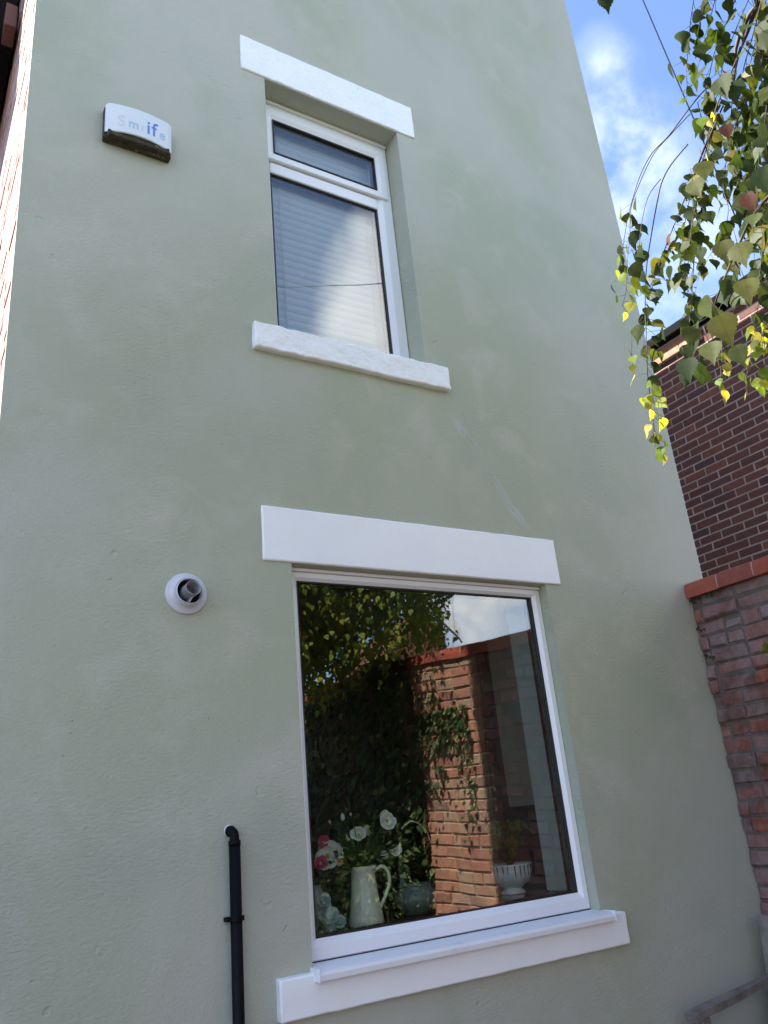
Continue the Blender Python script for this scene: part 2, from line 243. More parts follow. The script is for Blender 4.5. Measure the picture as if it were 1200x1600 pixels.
M_ = dict(
    render=render_mat(),
    stone=mat('white_masonry_paint', (.92, .92, .90), .55, bump=.7, bscale=38, var=.03, vscale=5, dirt=((.50, .49, .47), .62, .85, 9)),
    stone2=mat('white_smooth_masonry_paint', (.92, .92, .905), .5, bump=.25, bscale=16, var=.025, vscale=3, dirt=((.55, .54, .53), .68, .9, 6)),
    pvc=mat('white_upvc', (.84, .84, .85), .28, spec=.5, var=.02, vscale=2, dirt=((.58, .56, .52), .62, .95, 5)),
    rubber=mat('black_rubber', (.012, .012, .013), .5),
    spacer=mat('grey_spacer', (.20, .21, .22), .35, metal=.4),
    glass=glass_mat('window_glass', wav=.0018, refl=.145, tint=(.90, .92, .88)), glass2=glass_mat('upper_window_glass', wav=.0010, refl=.11, wscale=1.3, tint=(.86, .88, .88)),
    mortar=mat('old_mortar', (.11, .088, .075), .95, bump=.7, bscale=60, var=.35, vscale=12),
    mortar_n=mat('pink_mortar', (.42, .31, .275), .95, bump=.5, bscale=60, var=.25, vscale=5),
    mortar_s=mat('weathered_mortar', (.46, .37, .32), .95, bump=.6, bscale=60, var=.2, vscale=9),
    brick_y=island_mat('old_red_brick', [(0, (.17, .055, .040)), (.25, (.22, .068, .042)), (.5, (.13, .060, .050)), (.7, (.27, .082, .045)), (.85, (.10, .062, .056)), (1, (.22, .12, .09))], eff=((.31, .235, .235), .44, .62, 3.0, .62), moss=((.06, .085, .04), .60, .80, 5.0, .5), bump=.8, bscale=26, var=.4),
    brick_sunlit=island_mat('sunlit_orange_brick', [(0, (.32, .145, .095)), (.3, (.40, .20, .13)), (.6, (.26, .11, .08)), (.85, (.38, .25, .17)), (1, (.22, .12, .095))], eff=((.42, .30, .20), .52, .78, 4.0, .6), bump=.6, bscale=26, var=.3),  # lit copy of the old red brick, sunlight put into its colour
    mortar_sunlit=mat('sunlit_mortar', (.44, .34, .22), .95, bump=.7, bscale=60, var=.3, vscale=12),  # paler mortar for the same strip, sun brightness painted in
    brick_n=island_mat('purple_brown_brick', [(0, (.155, .056, .045)), (.3, (.115, .045, .040)), (.60, (.17, .060, .045)), (.80, (.09, .042, .042)), (.93, (.22, .075, .050)), (1, (.065, .044, .048))], bump=.35, var=.2),
    brick_eaves_lit=island_mat('sunlit_eaves_brick', [(0, (.42, .20, .13)), (.5, (.50, .27, .18)), (1, (.38, .17, .11))], bump=.35, var=.2),  # paler than the wall below, the sun on the eaves is in the colour
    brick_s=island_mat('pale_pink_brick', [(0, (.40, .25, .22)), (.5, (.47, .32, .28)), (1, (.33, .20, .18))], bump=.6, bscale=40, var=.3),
    coping=island_mat('red_coping_brick', [(0, (.30, .072, .048)), (.5, (.36, .088, .055)), (1, (.25, .075, .055))], bump=.22, bscale=50, var=.18, rough=.55, moss=((.10, .09, .06), .6, .85, 8, .6)),
    black=mat('black_plastic_pipe', (.004, .004, .0045), .5, spec=.12, var=.3, vscale=12),
    gutter=mat('black_gutter', (.008, .008, .009), .8, spec=.06), slate=mat('slate', (.06, .065, .075), .7, bump=.4, bscale=25, var=.3, vscale=8),
    timber=mat('brown_stained_timber', (.10, .038, .022), .6, bump=.3, var=.3, vscale=8),
    flue=mat('grey_white_plastic', (.58, .57, .60), .38, var=.05, vscale=9, dirt=((.36, .34, .33), .55, .85, 22)),
    flue_in=mat('flue_inner', (.30, .31, .32), .45, var=.2, vscale=30), dark=mat('dark_void', (.01, .01, .011), .6),
    alarm=mat('alarm_cover', (.72, .76, .78), .35, bump=.05, var=.03, vscale=8), grime=mat('mossy_grime', (.055, .045, .022), .9, bump=.8, bscale=90, var=.5, vscale=30, dirt=((.30, .29, .22), .58, .72, 32)),
    blue=mat('blue_print', (.10, .24, .62), .5), blue_f=mat('faded_blue_print', (.38, .55, .72), .5), blue_ff=mat('bleached_print', (.63, .68, .69), .5),
    wood_old=mat('weathered_grey_timber', (.20, .17, .145), .85, bump=.8, bscale=45, var=.35, vscale=14, dirt=((.13, .14, .10), .55, .8, 9)),
    bark=mat('birch_bark', (.48, .45, .40), .8, bump=.6, bscale=18, var=.3, vscale=7, dirt=((.06, .05, .045), .58, .66, 11)),
    twig=mat('dark_twig', (.045, .026, .022), .7, var=.3, vscale=30), cable=mat('cable_sheath', (.012, .012, .014), .9, spec=.05),
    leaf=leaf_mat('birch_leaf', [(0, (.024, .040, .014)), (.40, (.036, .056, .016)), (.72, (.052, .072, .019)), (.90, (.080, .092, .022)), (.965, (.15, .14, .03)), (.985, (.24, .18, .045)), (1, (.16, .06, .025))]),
    leaf_m=leaf_mat('sunlit_crown_leaf', [(0, (.09, .14, .03)), (.4, (.14, .20, .04)), (.75, (.20, .25, .05)), (.93, (.30, .30, .06)), (1, (.36, .30, .08))], .4),  # brighter copy of the birch leaf, sunlit look raised by colour
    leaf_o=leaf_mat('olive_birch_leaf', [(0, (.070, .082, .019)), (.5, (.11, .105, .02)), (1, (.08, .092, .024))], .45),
    leaf_y=leaf_mat('sunlit_birch_tips', [(0, (.12, .19, .03)), (.4, (.20, .26, .04)), (.8, (.34, .32, .05)), (1, (.45, .34, .10))], .55),  # lit copy of the birch leaf, sunshine on the tips painted as colour
    leaf_b=leaf_mat('russet_leaf', [(0, (.06, .016, .008)), (1, (.08, .026, .012))], .25),
    ivy=leaf_mat('ivy_leaf', [(0, (.018, .038, .014)), (.5, (.035, .065, .02)), (.8, (.07, .10, .03)), (1, (.25, .27, .10))], .2),
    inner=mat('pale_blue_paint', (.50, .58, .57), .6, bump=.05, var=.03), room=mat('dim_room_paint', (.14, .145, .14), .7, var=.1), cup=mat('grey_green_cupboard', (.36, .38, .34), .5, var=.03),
    worktop=mat('black_worktop', (.012, .012, .014), .18), tile=mat('dark_tile', (.035, .04, .04), .25, var=.3, vscale=5),
    jug=mat('cream_glaze', (.74, .72, .62), .2, coat=.4, var=.02), bowl=mat('grey_green_glaze', (.17, .20, .18), .28, coat=.4, var=.25, vscale=14), porcelain=mat('white_porcelain', (.72, .74, .76), .15, coat=.5),
    pcrack=mat('dark_glaze_drips', (.10, .11, .12), .3), petal=mat('white_petal', (.82, .82, .76), .6), petal_p=mat('pink_petal', (.60, .07, .20), .6), petal_s=mat('blush_petal', (.72, .38, .32), .6), pollen=mat('yellow_centre', (.55, .45, .10), .7),
    stem=mat('green_stem', (.05, .10, .03), .6), fern=leaf_mat('fern_frond', [(0, (.05, .11, .02)), (.5, (.10, .17, .03)), (1, (.20, .22, .05))], .4), glassy=mat('frosted_glass_petal', (.50, .62, .60), .08, spec=.9, coat=1),
    chrome=mat('chrome', (.75, .75, .76), .08, metal=1), soil=mat('compost', (.03, .02, .015), .95, bump=.6),
    bottle=mat('dark_bottle', (.015, .02, .018), .12, coat=.4), blind=mat('white_blind_slat', (.74, .76, .78), .4), cord=mat('blind_cord', (.8, .8, .8), .8),
    paving=mat('paving', (.065, .062, .056), .9, bump=.5, bscale=12, var=.3, vscale=1.5), plaster=mat('cream_render_far', (.45, .42, .36), .8, var=.1), farwhite=mat('white_painted_board', (.75, .75, .74), .5),
)

# ---------------------------------------------------------------- builders
def empty(name, loc, label=None, cat=None, group=None):
    o = bpy.data.objects.new(name, None); C.objects.link(o); o.location = loc; o.empty_display_size = .1
    if label: o['label'] = label; o['category'] = cat
    if group: o['group'] = group
    return o
def tag(o, label, cat, group=None):
    o['label'] = label; o['category'] = cat
    if group: o['group'] = group
    return o
def link(name, me, m, parent=None, smooth=False):
    """mesh data is given in world coordinates; the parent sits unrotated at its own location"""
    ms = m if isinstance(m, (list, tuple)) else [m]
    for q in ms: me.materials.append(q)
    o = bpy.data.objects.new(name, me); C.objects.link(o)
    if parent is not None:
        o.parent = parent
        if parent.type == 'EMPTY': o.matrix_parent_inverse = Matrix.Translation(-parent.location)
    if smooth:
        for f in me.polygons: f.use_smooth = True
    return o
def from_bm(name, bm, m, parent=None, smooth=False):
    bmesh.ops.recalc_face_normals(bm, faces=bm.faces[:])
    me = bpy.data.meshes.new(name); bm.to_mesh(me); bm.free(); return link(name, me, m, parent, smooth)
def arr(name, V, Fc, m, parent=None, uv=None, smooth=False, mi=None):
    me = bpy.data.meshes.new(name); me.from_pydata([tuple(map(float, v)) for v in V], [], Fc)
    if uv is not None:
        l = me.uv_layers.new(name='UVMap'); l.data.foreach_set('uv', np.asarray(uv, dtype=np.float32).ravel())
    if mi is not None: me.polygons.foreach_set('material_index', mi)
    me.update(); return link(name, me, m, parent, smooth)
def box(bm, x0, x1, y0, y1, z0, z1, bev=0, seg=2):
    n = bmesh.ops.create_cube(bm, size=1)
    bmesh.ops.scale(bm, vec=(abs(x1 - x0), abs(y1 - y0), abs(z1 - z0)), verts=n['verts'])
    bmesh.ops.translate(bm, vec=((x0 + x1) / 2, (y0 + y1) / 2, (z0 + z1) / 2), verts=n['verts'])
    if bev:
        es = list({e for v in n['verts'] for e in v.link_edges})
        bmesh.ops.bevel(bm, geom=es, offset=bev, segments=seg, affect='EDGES', profile=.5)
def rough_slab(name, x0, x1, y0, y1, z0, z1, m, parent, amp=.003, cell=.03, bev=.006, slope=0):
    """hand-painted stone: a finely divided block whose faces and arrises wander"""
    nx, ny, nz = [max(2, int(round(abs(b - a) / cell))) for a, b in ((x0, x1), (y0, y1), (z0, z1))]
    bm = bmesh.new(); vs = {}
    def V(i, j, k):
        if (i, j, k) not in vs:
            x, y, z = x0 + (x1 - x0) * i / nx, y0 + (y1 - y0) * j / ny, z0 + (z1 - z0) * k / nz
            # round the arrises
            c = sum((i in (0, nx), j in (0, ny), k in (0, nz)))
            if c > 1:
                if i in (0, nx): x += 0 * (1 if i == 0 else -1)
                if j in (0, ny): y += 0 * (1 if j == 0 else -1)
                if k in (0, nz): z += 0 * (1 if k == 0 else -1)
            from mathutils import noise as mn
            q = Vector((x * 17, y * 17, z * 17)); d = mn.noise_vector(q) * amp + mn.noise_vector(q * 3.3) * amp * .55
            if k == nz and slope: z -= slope * (1 - j / ny)
            vs[(i, j, k)] = bm.verts.new((x + d.x, y + d.y, z + d.z))
        return vs[(i, j, k)]
    for i in range(nx):
        for j in range(ny):
            for k in (0, nz): bm.faces.new([V(i, j, k), V(i + 1, j, k), V(i + 1, j + 1, k), V(i, j + 1, k)])
    for i in range(nx):
        for k in range(nz):
            for j in (0, ny): bm.faces.new([V(i, j, k), V(i + 1, j, k), V(i + 1, j, k + 1), V(i, j, k + 1)])
    for j in range(ny):
        for k in range(nz):
            for i in (0, nx): bm.faces.new([V(i, j, k), V(i, j + 1, k), V(i, j + 1, k + 1), V(i, j, k + 1)])
    o = from_bm(name, bm, m, parent, True); o.data.set_sharp_from_angle(angle=math.radians(50))
    md = o.modifiers.new('bevel', 'BEVEL'); md.width = bev; md.segments = 2; md.limit_method = 'ANGLE'; md.angle_limit = math.radians(55); return o
def ring(bm, x0, x1, z0, z1, wl, wr, wb, wt, y0, y1, bev=.004, front_slope=0):
    """mitred rectangular frame, width per side; front_slope bevels the inner front edge"""
    o = [(x0, z0), (x1, z0), (x1, z1), (x0, z1)]; i = [(x0 + wl, z0 + wb), (x1 - wr, z0 + wb), (x1 - wr, z1 - wt), (x0 + wl, z1 - wt)]
    def mid(a, b, f): return (a[0] + (b[0] - a[0]) * f, a[1] + (b[1] - a[1]) * f)
    prof = [(0, y1), (0, y0 + bev), (.06, y0), (.62 if front_slope else .94, y0), (1, y0 + (front_slope or bev)), (1, y1)]
    rows = [[bm.verts.new((mid(o[k], i[k], f)[0], y, mid(o[k], i[k], f)[1])) for k in range(4)] for f, y in prof]
    for a in range(len(rows)):
        b = (a + 1) % len(rows)
        for k in range(4): bm.faces.new([rows[a][k], rows[a][(k + 1) % 4], rows[b][(k + 1) % 4], rows[b][k]])
def tube_pts(pts, rad, n=8):
    pts = [np.asarray(p, float) for p in pts]; V = []; Fc = []
    rad = [rad] * len(pts) if isinstance(rad, (int, float)) else rad
    up = np.array([.13, .21, .97]); prev = None
    for i, p in enumerate(pts):
        d = pts[min(i + 1, len(pts) - 1)] - pts[max(i - 1, 0)]; d = d / (np.linalg.norm(d) + 1e-9)
        a = np.cross(d, up) if prev is None else prev - d * prev.dot(d)
        if np.linalg.norm(a) < 1e-3: a = np.cross(d, [1, 0, 0])
        a = a / np.linalg.norm(a); prev = a; b = np.cross(d, a)
        for k in range(n):
            t = 2 * math.pi * k / n; V.append(p + (a * math.cos(t) + b * math.sin(t)) * rad[i])
    for i in range(len(pts) - 1):
        for k in range(n): Fc.append((i * n + k, i * n + (k + 1) % n, (i + 1) * n + (k + 1) % n, (i + 1) * n + k))
    Fc.append(tuple(range(n))[::-1]); Fc.append(tuple((len(pts) - 1) * n + k for k in range(n))); return V, Fc
class Acc:
    def __init__(s): s.V = []; s.F = []; s.U = []
    def add(s, V, Fc, uv=None):
        o = len(s.V); s.V += list(V); s.F += [tuple(i + o for i in f) for f in Fc]
        if uv is not None: s.U += [uv[i] for f in Fc for i in f]
    def tube(s, pts, rad, n=6): s.add(*tube_pts(pts, rad, n))
    def obj(s, name, m, parent=None, smooth=True): return arr(name, s.V, s.F, m, parent, s.U if s.U else None, smooth)
def smooth_path(pts, k=4):
    pts = [np.asarray(p, float) for p in pts]; out = []
    for i in range(len(pts) - 1):
        p0, p1, p2, p3 = pts[max(i - 1, 0)], pts[i], pts[i + 1], pts[min(i + 2, len(pts) - 1)]
        for j in range(k):
            t = j / k; out.append(.5 * ((2 * p1) + (-p0 + p2) * t + (2 * p0 - 5 * p1 + 4 * p2 - p3) * t * t + (-p0 + 3 * p1 - 3 * p2 + p3) * t ** 3))
    out.append(pts[-1]); return out
def lathe(name, prof, c, m, parent=None, n=40, squash=1):
    V = []; Fc = []
    for r, z in prof:
        for k in range(n):
            a = 2 * math.pi * k / n; V.append((c[0] + r * math.cos(a), c[1] + r * math.sin(a) * squash, c[2] + z))
    for i in range(len(prof) - 1):
        for k in range(n): Fc.append((i * n + k, i * n + (k + 1) % n, (i + 1) * n + (k + 1) % n, (i + 1) * n + k))
    return arr(name, V, Fc, m, parent, None, True)

def bricks(name, x, y0, y1, z0, z1, m, parent, sgn=-1, ln=.215, ht=.065, jt=.010, course=.075, jit=.003, depth=.10, rows=None, phase=0, ztop=None, bevel=.004, skip=.0, header=.0):
    """stretcher-bond brick faces on the plane x = const, showing towards sgn*x; every brick its own block"""
    V = []; Fc = []; r = 0; z = z0
    while z + ht <= z1 + 1e-6:
        off = (r % 2) * (ln + jt) / 2 + phase + random.uniform(-.006, .006); y = y0 - off
        while y < y1:
            l = ln if random.random() > header else ln * .48
            a, b = max(y, y0), min(y + l, y1)
            if b - a > .02 and random.random() >= skip:
                dx = random.uniform(-jit, jit) * 1.2; s = [random.uniform(-jit, jit) for _ in range(8)]
                xf = x + sgn * dx; xb = x - sgn * depth; e = bevel; tl = random.uniform(-jit, jit) * .7
                fy = [(a + s[0] * .6, z + s[1] * .4), (b + s[2] * .6, z + s[3] * .4), (b + s[4] * .6, z + ht + s[5] * .4), (a + s[6] * .6, z + ht + s[7] * .4)]
                o = len(V)
                cyy, czz = (a + b) / 2, z + ht / 2
                for (yy, zz) in fy: V.append((xb, yy, zz))
                for (yy, zz) in fy: V.append((xf - sgn * e, yy, zz))
                for q, (yy, zz) in enumerate(fy):
                    V.append((xf + tl * (1 if q in (0, 1) else -1), yy + (e if yy < cyy else -e), zz + (e if zz < czz else -e)))
                for lo in (0, 4):
                    for k in range(4): Fc.append((o + lo + k, o + lo + (k + 1) % 4, o + lo + 4 + (k + 1) % 4, o + lo + 4 + k))
                Fc.append((o + 8, o + 9, o + 10, o + 11))
            y += l + jt
        z += course; r += 1
    V = np.array(V)
    if ztop is not None:
        f = np.array([ztop(yy) for yy in V[:, 1]]); V[:, 2] *= f
    ob = arr(name, V, Fc, m, parent)
    bm = bmesh.new(); bm.from_mesh(ob.data); bmesh.ops.recalc_face_normals(bm, faces=bm.faces[:]); bm.to_mesh(ob.data); bm.free()
    return ob

# ---------------------------------------------------------------- the house
XL, XR, ZT = .255, 4.033, 8.0
house = empty('house', (XL, 0, 0), 'sage green rendered house wall with two white framed windows, filling the picture', 'house')
def ztop(x): return 7.66 + (x - XL) * .020                 # nearly flat roof
U = dict(x0=1.38, x1=2.21, z0=3.715, z1=5.318); W = dict(x0=1.389, x1=2.786, z0=1.10, z1=2.617); TH = .30
bm = bmesh.new()
xs = [XL, W['x0'] - .004, U['x0'], W['x0'], U['x1'], W['x1'], XR]; xs = sorted({XL, U['x0'], W['x0'], U['x1'], W['x1'], XR}); zs = sorted({0, W['z0'], W['z1'], U['z0'], U['z1'], 6.1})
def hole(xa, xb, za, zb):
    for q in (U, W):
        if xa >= q['x0'] - 1e-6 and xb <= q['x1'] + 1e-6 and za >= q['z0'] - 1e-6 and zb <= q['z1'] + 1e-6: return True
    return False
for i in range(len(xs) - 1):
    for j in range(len(zs) - 1):
        if not hole(xs[i], xs[i + 1], zs[j], zs[j + 1]):
            bm.faces.new([bm.verts.new(p) for p in ((xs[i], 0, zs[j]), (xs[i + 1], 0, zs[j]), (xs[i + 1], 0, zs[j + 1]), (xs[i], 0, zs[j + 1]))])
bm.faces.new([bm.verts.new(p) for p in ((XL, 0, 6.1), (XR, 0, 6.1), (XR, 0, ztop(XR)), (XL, 0, ztop(XL)))])
bm.faces.new([bm.verts.new(p) for p in ((XR, 0, 0), (XR, 6, 0), (XR, 6, ztop(XR)), (XR, 0, ztop(XR)))])     # right return
bm.faces.new([bm.verts.new(p) for p in ((XL, 0, 0), (XL, .022, 0), (XL, .022, ztop(XL)), (XL, 0, ztop(XL)))])   # render stop on the left arris
for q in (U, W):
    yy = .14 if q is U else .30
    for (a, b) in (((q['x0'], q['z0']), (q['x0'], q['z1'])), ((q['x1'], q['z0']), (q['x1'], q['z1'])), ((q['x0'], q['z1']), (q['x1'], q['z1'])), ((q['x0'], q['z0']), (q['x1'], q['z0']))):
        yq = .16
        bm.faces.new([bm.verts.new(p) for p in ((a[0], 0, a[1]), (b[0], 0, b[1]), (b[0], yq, b[1]), (a[0], yq, a[1]))])
bmesh.ops.remove_doubles(bm, verts=bm.verts[:], dist=.0005)
me = bpy.data.meshes.new('wall'); bm.to_mesh(me); bm.free(); wall = link('wall', me, M_['render'], house)
# inner skins so that no light leaks in
bm = bmesh.new()
def quad(*p): bm.faces.new([bm.verts.new(q) for q in p])
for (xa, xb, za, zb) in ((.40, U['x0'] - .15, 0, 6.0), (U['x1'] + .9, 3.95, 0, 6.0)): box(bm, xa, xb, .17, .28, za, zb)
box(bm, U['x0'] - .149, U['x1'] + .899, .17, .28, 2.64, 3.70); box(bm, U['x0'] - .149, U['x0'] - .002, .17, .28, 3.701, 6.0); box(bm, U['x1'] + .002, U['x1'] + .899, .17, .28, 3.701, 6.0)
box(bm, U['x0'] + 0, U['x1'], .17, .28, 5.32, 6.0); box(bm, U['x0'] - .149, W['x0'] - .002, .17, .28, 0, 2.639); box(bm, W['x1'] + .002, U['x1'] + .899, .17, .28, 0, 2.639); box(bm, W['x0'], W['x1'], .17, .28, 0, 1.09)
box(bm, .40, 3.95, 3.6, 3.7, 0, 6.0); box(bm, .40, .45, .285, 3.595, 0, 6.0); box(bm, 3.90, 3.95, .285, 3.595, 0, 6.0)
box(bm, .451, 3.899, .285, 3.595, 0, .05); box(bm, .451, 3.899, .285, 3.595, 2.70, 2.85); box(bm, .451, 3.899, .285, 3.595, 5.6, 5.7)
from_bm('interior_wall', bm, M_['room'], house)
bm = bmesh.new(); box(bm, W['x1'] - .012, W['x1'] - .001, .162, .30, 1.21, 2.61, .0); from_bm('window_reveal', bm, M_['inner'], house)
bm = bmesh.new(); box(bm, W['x0'] + .001, W['x0'] + .012, .162, .30, 1.21, 2.61); from_bm('window_reveal', bm, M_['inner'], house)
bm = bmesh.new(); box(bm, W['x1'] - .03, W['x1'] - .0125, .10, .295, 1.213, 2.60, .002); from_bm('reveal_lining', bm, M_['inner'], house)
# side wall of old brick, seen edge-on in full sun
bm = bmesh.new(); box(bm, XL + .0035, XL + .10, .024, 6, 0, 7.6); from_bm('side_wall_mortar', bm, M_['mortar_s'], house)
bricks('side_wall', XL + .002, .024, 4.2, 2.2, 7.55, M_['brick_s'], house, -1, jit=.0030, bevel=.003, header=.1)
# lean-to roof
bm = bmesh.new()
r = [(XL - .03, ztop(XL - .03) + .02), (XR + .06, ztop(XR) + .05), (XR + .06, ztop(XR) + .17), (XL - .03, ztop(XL - .03) + .15)]
vv = [[bm.verts.new((x, y, z)) for x, z in r] for y in (-.06, 6)]
for k in range(4): bm.faces.new([vv[0][k], vv[0][(k + 1) % 4], vv[1][(k + 1) % 4], vv[1][k]])
bm.faces.new(vv[0]); bm.faces.new(vv[1][::-1]); roof = from_bm('roof', bm, M_['slate'], house)
# eaves over the sunny side wall: dark soffit boards, bracket and gutter
bm = bmesh.new(); box(bm, -.30, .240, .95, 4, 6.02, 6.75, .004)
from_bm('soffit', bm, M_['gutter'], house)
bm = bmesh.new(); box(bm, .175, .238, .80, .949, 5.95, 6.12, .006); from_bm('eaves_bracket', bm, M_['timber'], house)
a = Acc(); a.tube([(.06, .90, 6.09), (.06, 4, 6.07)], .058, 14); a.obj('gutter', M_['gutter'], house)
a = Acc(); a.tube([(.10, 1.9, 6.04), (.14, 1.9, 5.7), (.19, 1.9, 5.4), (.19, 1.9, 0)], .034, 12); a.obj('downpipe', M_['gutter'], house)

# lintels and stone sills
lin_u = rough_slab('lintel', 1.247, 2.334, -.010, .10, 5.322, 5.561, M_['stone'], house, .0022, .035)
lin_l = rough_slab('lintel', 1.262, 2.883, -.010, .05, 2.619, 2.859, M_['stone2'], house, .0016, .035)
sil_u = rough_slab('stone_sill', 1.253, 2.331, -.032, .12, 3.617, 3.753, M_['stone'], house, .0050, .018, .007, .004)
sil_l = rough_slab('stone_sill', 1.249, 2.905, -.032, .05, .992, 1.124, M_['stone2'], house, .0018, .03, .006, .004)
sil_u['label'] = 'chipped white painted stone sill under the upper window'; sil_l['label'] = 'smooth white painted stone sill under the large window'

# upper window: top-hung light over a fixed pane, venetian blind behind
def frame_obj(name, parent, *a, **k):
    bm = bmesh.new(); ring(bm, *a, **k); return from_bm(name, bm, M_['pvc'], parent)
yu = .125
bm = bmesh.new(); ring(bm, 1.382, 2.206, 3.728, 5.296, .068, .098, .075, .045, yu, yu + .07, front_slope=.014)
box(bm, 1.45, 2.108, yu + .004, yu + .066, 4.825, 4.895, .006); box(bm, 1.382, 2.206, yu - .012, yu + .06, 5.2975, 5.316, .003)
win_u = from_bm('window', bm, M_['pvc'], house); win_u['label'] = 'smaller upstairs window with a top opening light'
frame_obj('sash', win_u, 1.412, 2.178, 4.902, 5.268, .062, .066, .058, .078, yu - .013, yu + .05, bev=.004, front_slope=.016)
bm = bmesh.new()
ring(bm, 1.448, 2.110, 3.80, 4.828, .008, .012, .008, .010, yu + .012, yu + .02, .001)
ring(bm, 1.472, 2.114, 4.958, 5.192, .007, .007, .007, .010, yu - .006, yu + .01, .001)
from_bm('gasket', bm, M_['rubber'], win_u)
bm = bmesh.new(); ring(bm, 1.455, 2.099, 3.807, 4.819, .010, .016, .01, .012, yu + .026, yu + .048, .001); ring(bm, 1.478, 2.108, 4.964, 5.183, .008, .012, .006, .010, yu + .012, yu + .034, .001)
from_bm('spacer_bar', bm, M_['spacer'], win_u)
bm = bmesh.new(); box(bm, 1.45, 2.108, yu + .0205, yu + .0245, 3.803, 4.824); box(bm, 1.475, 2.111, yu + .0025 + .004, yu + .0105, 4.962, 5.188)
from_bm('pane', bm, M_['glass2'], win_u)
bl = empty('venetian_blind', (1.8, .22, 5.25), 'closed white venetian blind hanging behind the upstairs window', 'blind')
bm = bmesh.new(); nsl = 32
for k in range(nsl):
    z = 5.235 - k * .0460
    pr = [(-.0090, .0250), (-.0085, .0120), (-.0060, .0000), (-.0015, -.0120), (.0050, -.0235), (.0020, -.0262), (.0056, -.0268)]
    rr = [[bm.verts.new((x, .205 + py + random.uniform(-.0004, .0004), z + pz)) for py, pz in pr] for x in np.linspace(1.405, 2.185, 5)]
    for i in range(4):
        for j in range(6): bm.faces.new([rr[i][j], rr[i + 1][j], rr[i + 1][j + 1], rr[i][j + 1]])
from_bm('slats', bm, M_['blind'], bl, True)
bm = bmesh.new(); box(bm, 1.40, 2.19, .19, .22, 5.262, 5.30, .003); from_bm('headrail', bm, M_['blind'], bl)
bm = bmesh.new(); box(bm, 1.40, 2.19, .192, .216, 3.79, 3.806, .003); from_bm('bottom_rail', bm, M_['blind'], bl)
for xc in (1.52, 2.05):
    a = Acc(); a.tube([(xc, .190, 5.27), (xc, .190, 3.80)], .0012, 5); a.tube([(xc + .006, .190, 5.27), (xc + .006, .190, 3.80)], .0012, 5); a.obj('ladder_cord', M_['cord'], bl)

# lower window: one big fixed pane
yl = .055
bm = bmesh.new(); ring(bm, 1.391, 2.784, 1.142, 2.600, .051, .046, .072, .036, yl, yl + .07, front_slope=.018)
box(bm, 1.391, 2.784, yl - .010, yl + .06, 2.6015, 2.6155, .003)
win_l = from_bm('window', bm, M_['pvc'], house); win_l['label'] = 'large downstairs window of one clear pane'
bm = bmesh.new(); ring(bm, 1.440, 2.740, 1.212, 2.566, .006, .016, .006, .008, yl + .016, yl + .024, .001); from_bm('gasket', bm, M_['rubber'], win_l)
bm = bmesh.new(); ring(bm, 1.445, 2.725, 1.217, 2.559, .006, .014, .006, .010, yl + .030, yl + .052, .001); from_bm('spacer_bar', bm, M_['rubber'], win_l)
bm = bmesh.new(); box(bm, 1.441, 2.739, yl + .0245, yl + .0285, 1.213, 2.565); from_bm('pane', bm, M_['glass'], win_l)
# plastic nosing
bm = bmesh.new(); pr = [(.06, 1.137), (-.045, 1.131), (-.062, 1.124), (-.066, 1.112), (-.062, 1.098), (-.054, 1.096), (-.052, 1.1275), (.06, 1.1285)]
pr = [(.055, 1.1385), (-.050, 1.132), (-.064, 1.126), (-.069, 1.115), (-.067, 1.098), (-.056, 1.096), (-.054, 1.1265), (.05, 1.1295)]
e0 = [bm.verts.new((1.385, y, z)) for y, z in pr]; e1 = [bm.verts.new((2.802, y, z)) for y, z in pr]
for k in range(8): bm.faces.new([e0[k], e0[(k + 1) % 8], e1[(k + 1) % 8], e1[k]])
bm.faces.new(e0); bm.faces.new(e1[::-1])
box(bm, 1.3775, 1.3845, -.071, .0, 1.094, 1.1365, .002); box(bm, 2.8025, 2.8085, -.071, .0, 1.094, 1.1365, .002)
from_bm('window_sill', bm, M_['pvc'], win_l)
bm = bmesh.new(); box(bm, 1.391, 2.784, yl + .002, yl + .06, 1.1385, 1.1415); from_bm('sill_joint', bm, M_['rubber'], win_l)

# ---------------------------------------------------------------- kitchen things behind the pane
ZW = 1.212
bm = bmesh.new(); box(bm, 1.405, 2.75, .098, .30, ZW - .035, ZW, .003); box(bm, .5, 3.88, .301, .86, ZW - .035, ZW, .003)
tag(from_bm('worktop', bm, M_['worktop'], None), 'glossy black kitchen worktop just inside the large window', 'worktop')
cb = empty('kitchen_cupboard', (3.3, .5, 1.55), 'grey green wall cupboard hanging inside, at the right of the large window', 'cupboard')
c1 = atx(797, 1261, 3.0); c2 = atx(838, 1261, 3.0)
bm = bmesh.new(); box(bm, 3.0, 3.6, .30, float(c1[1]), float(c1[2]), 2.55, .003); from_bm('carcass', bm, M_['cup'], cb)
bm = bmesh.new(); box(bm, 3.01, 3.58, float(c1[1]) + .002, float(c1[1]) + .02, float(c1[2]), 2.54, .003); from_bm('door', bm, M_['cup'], cb)
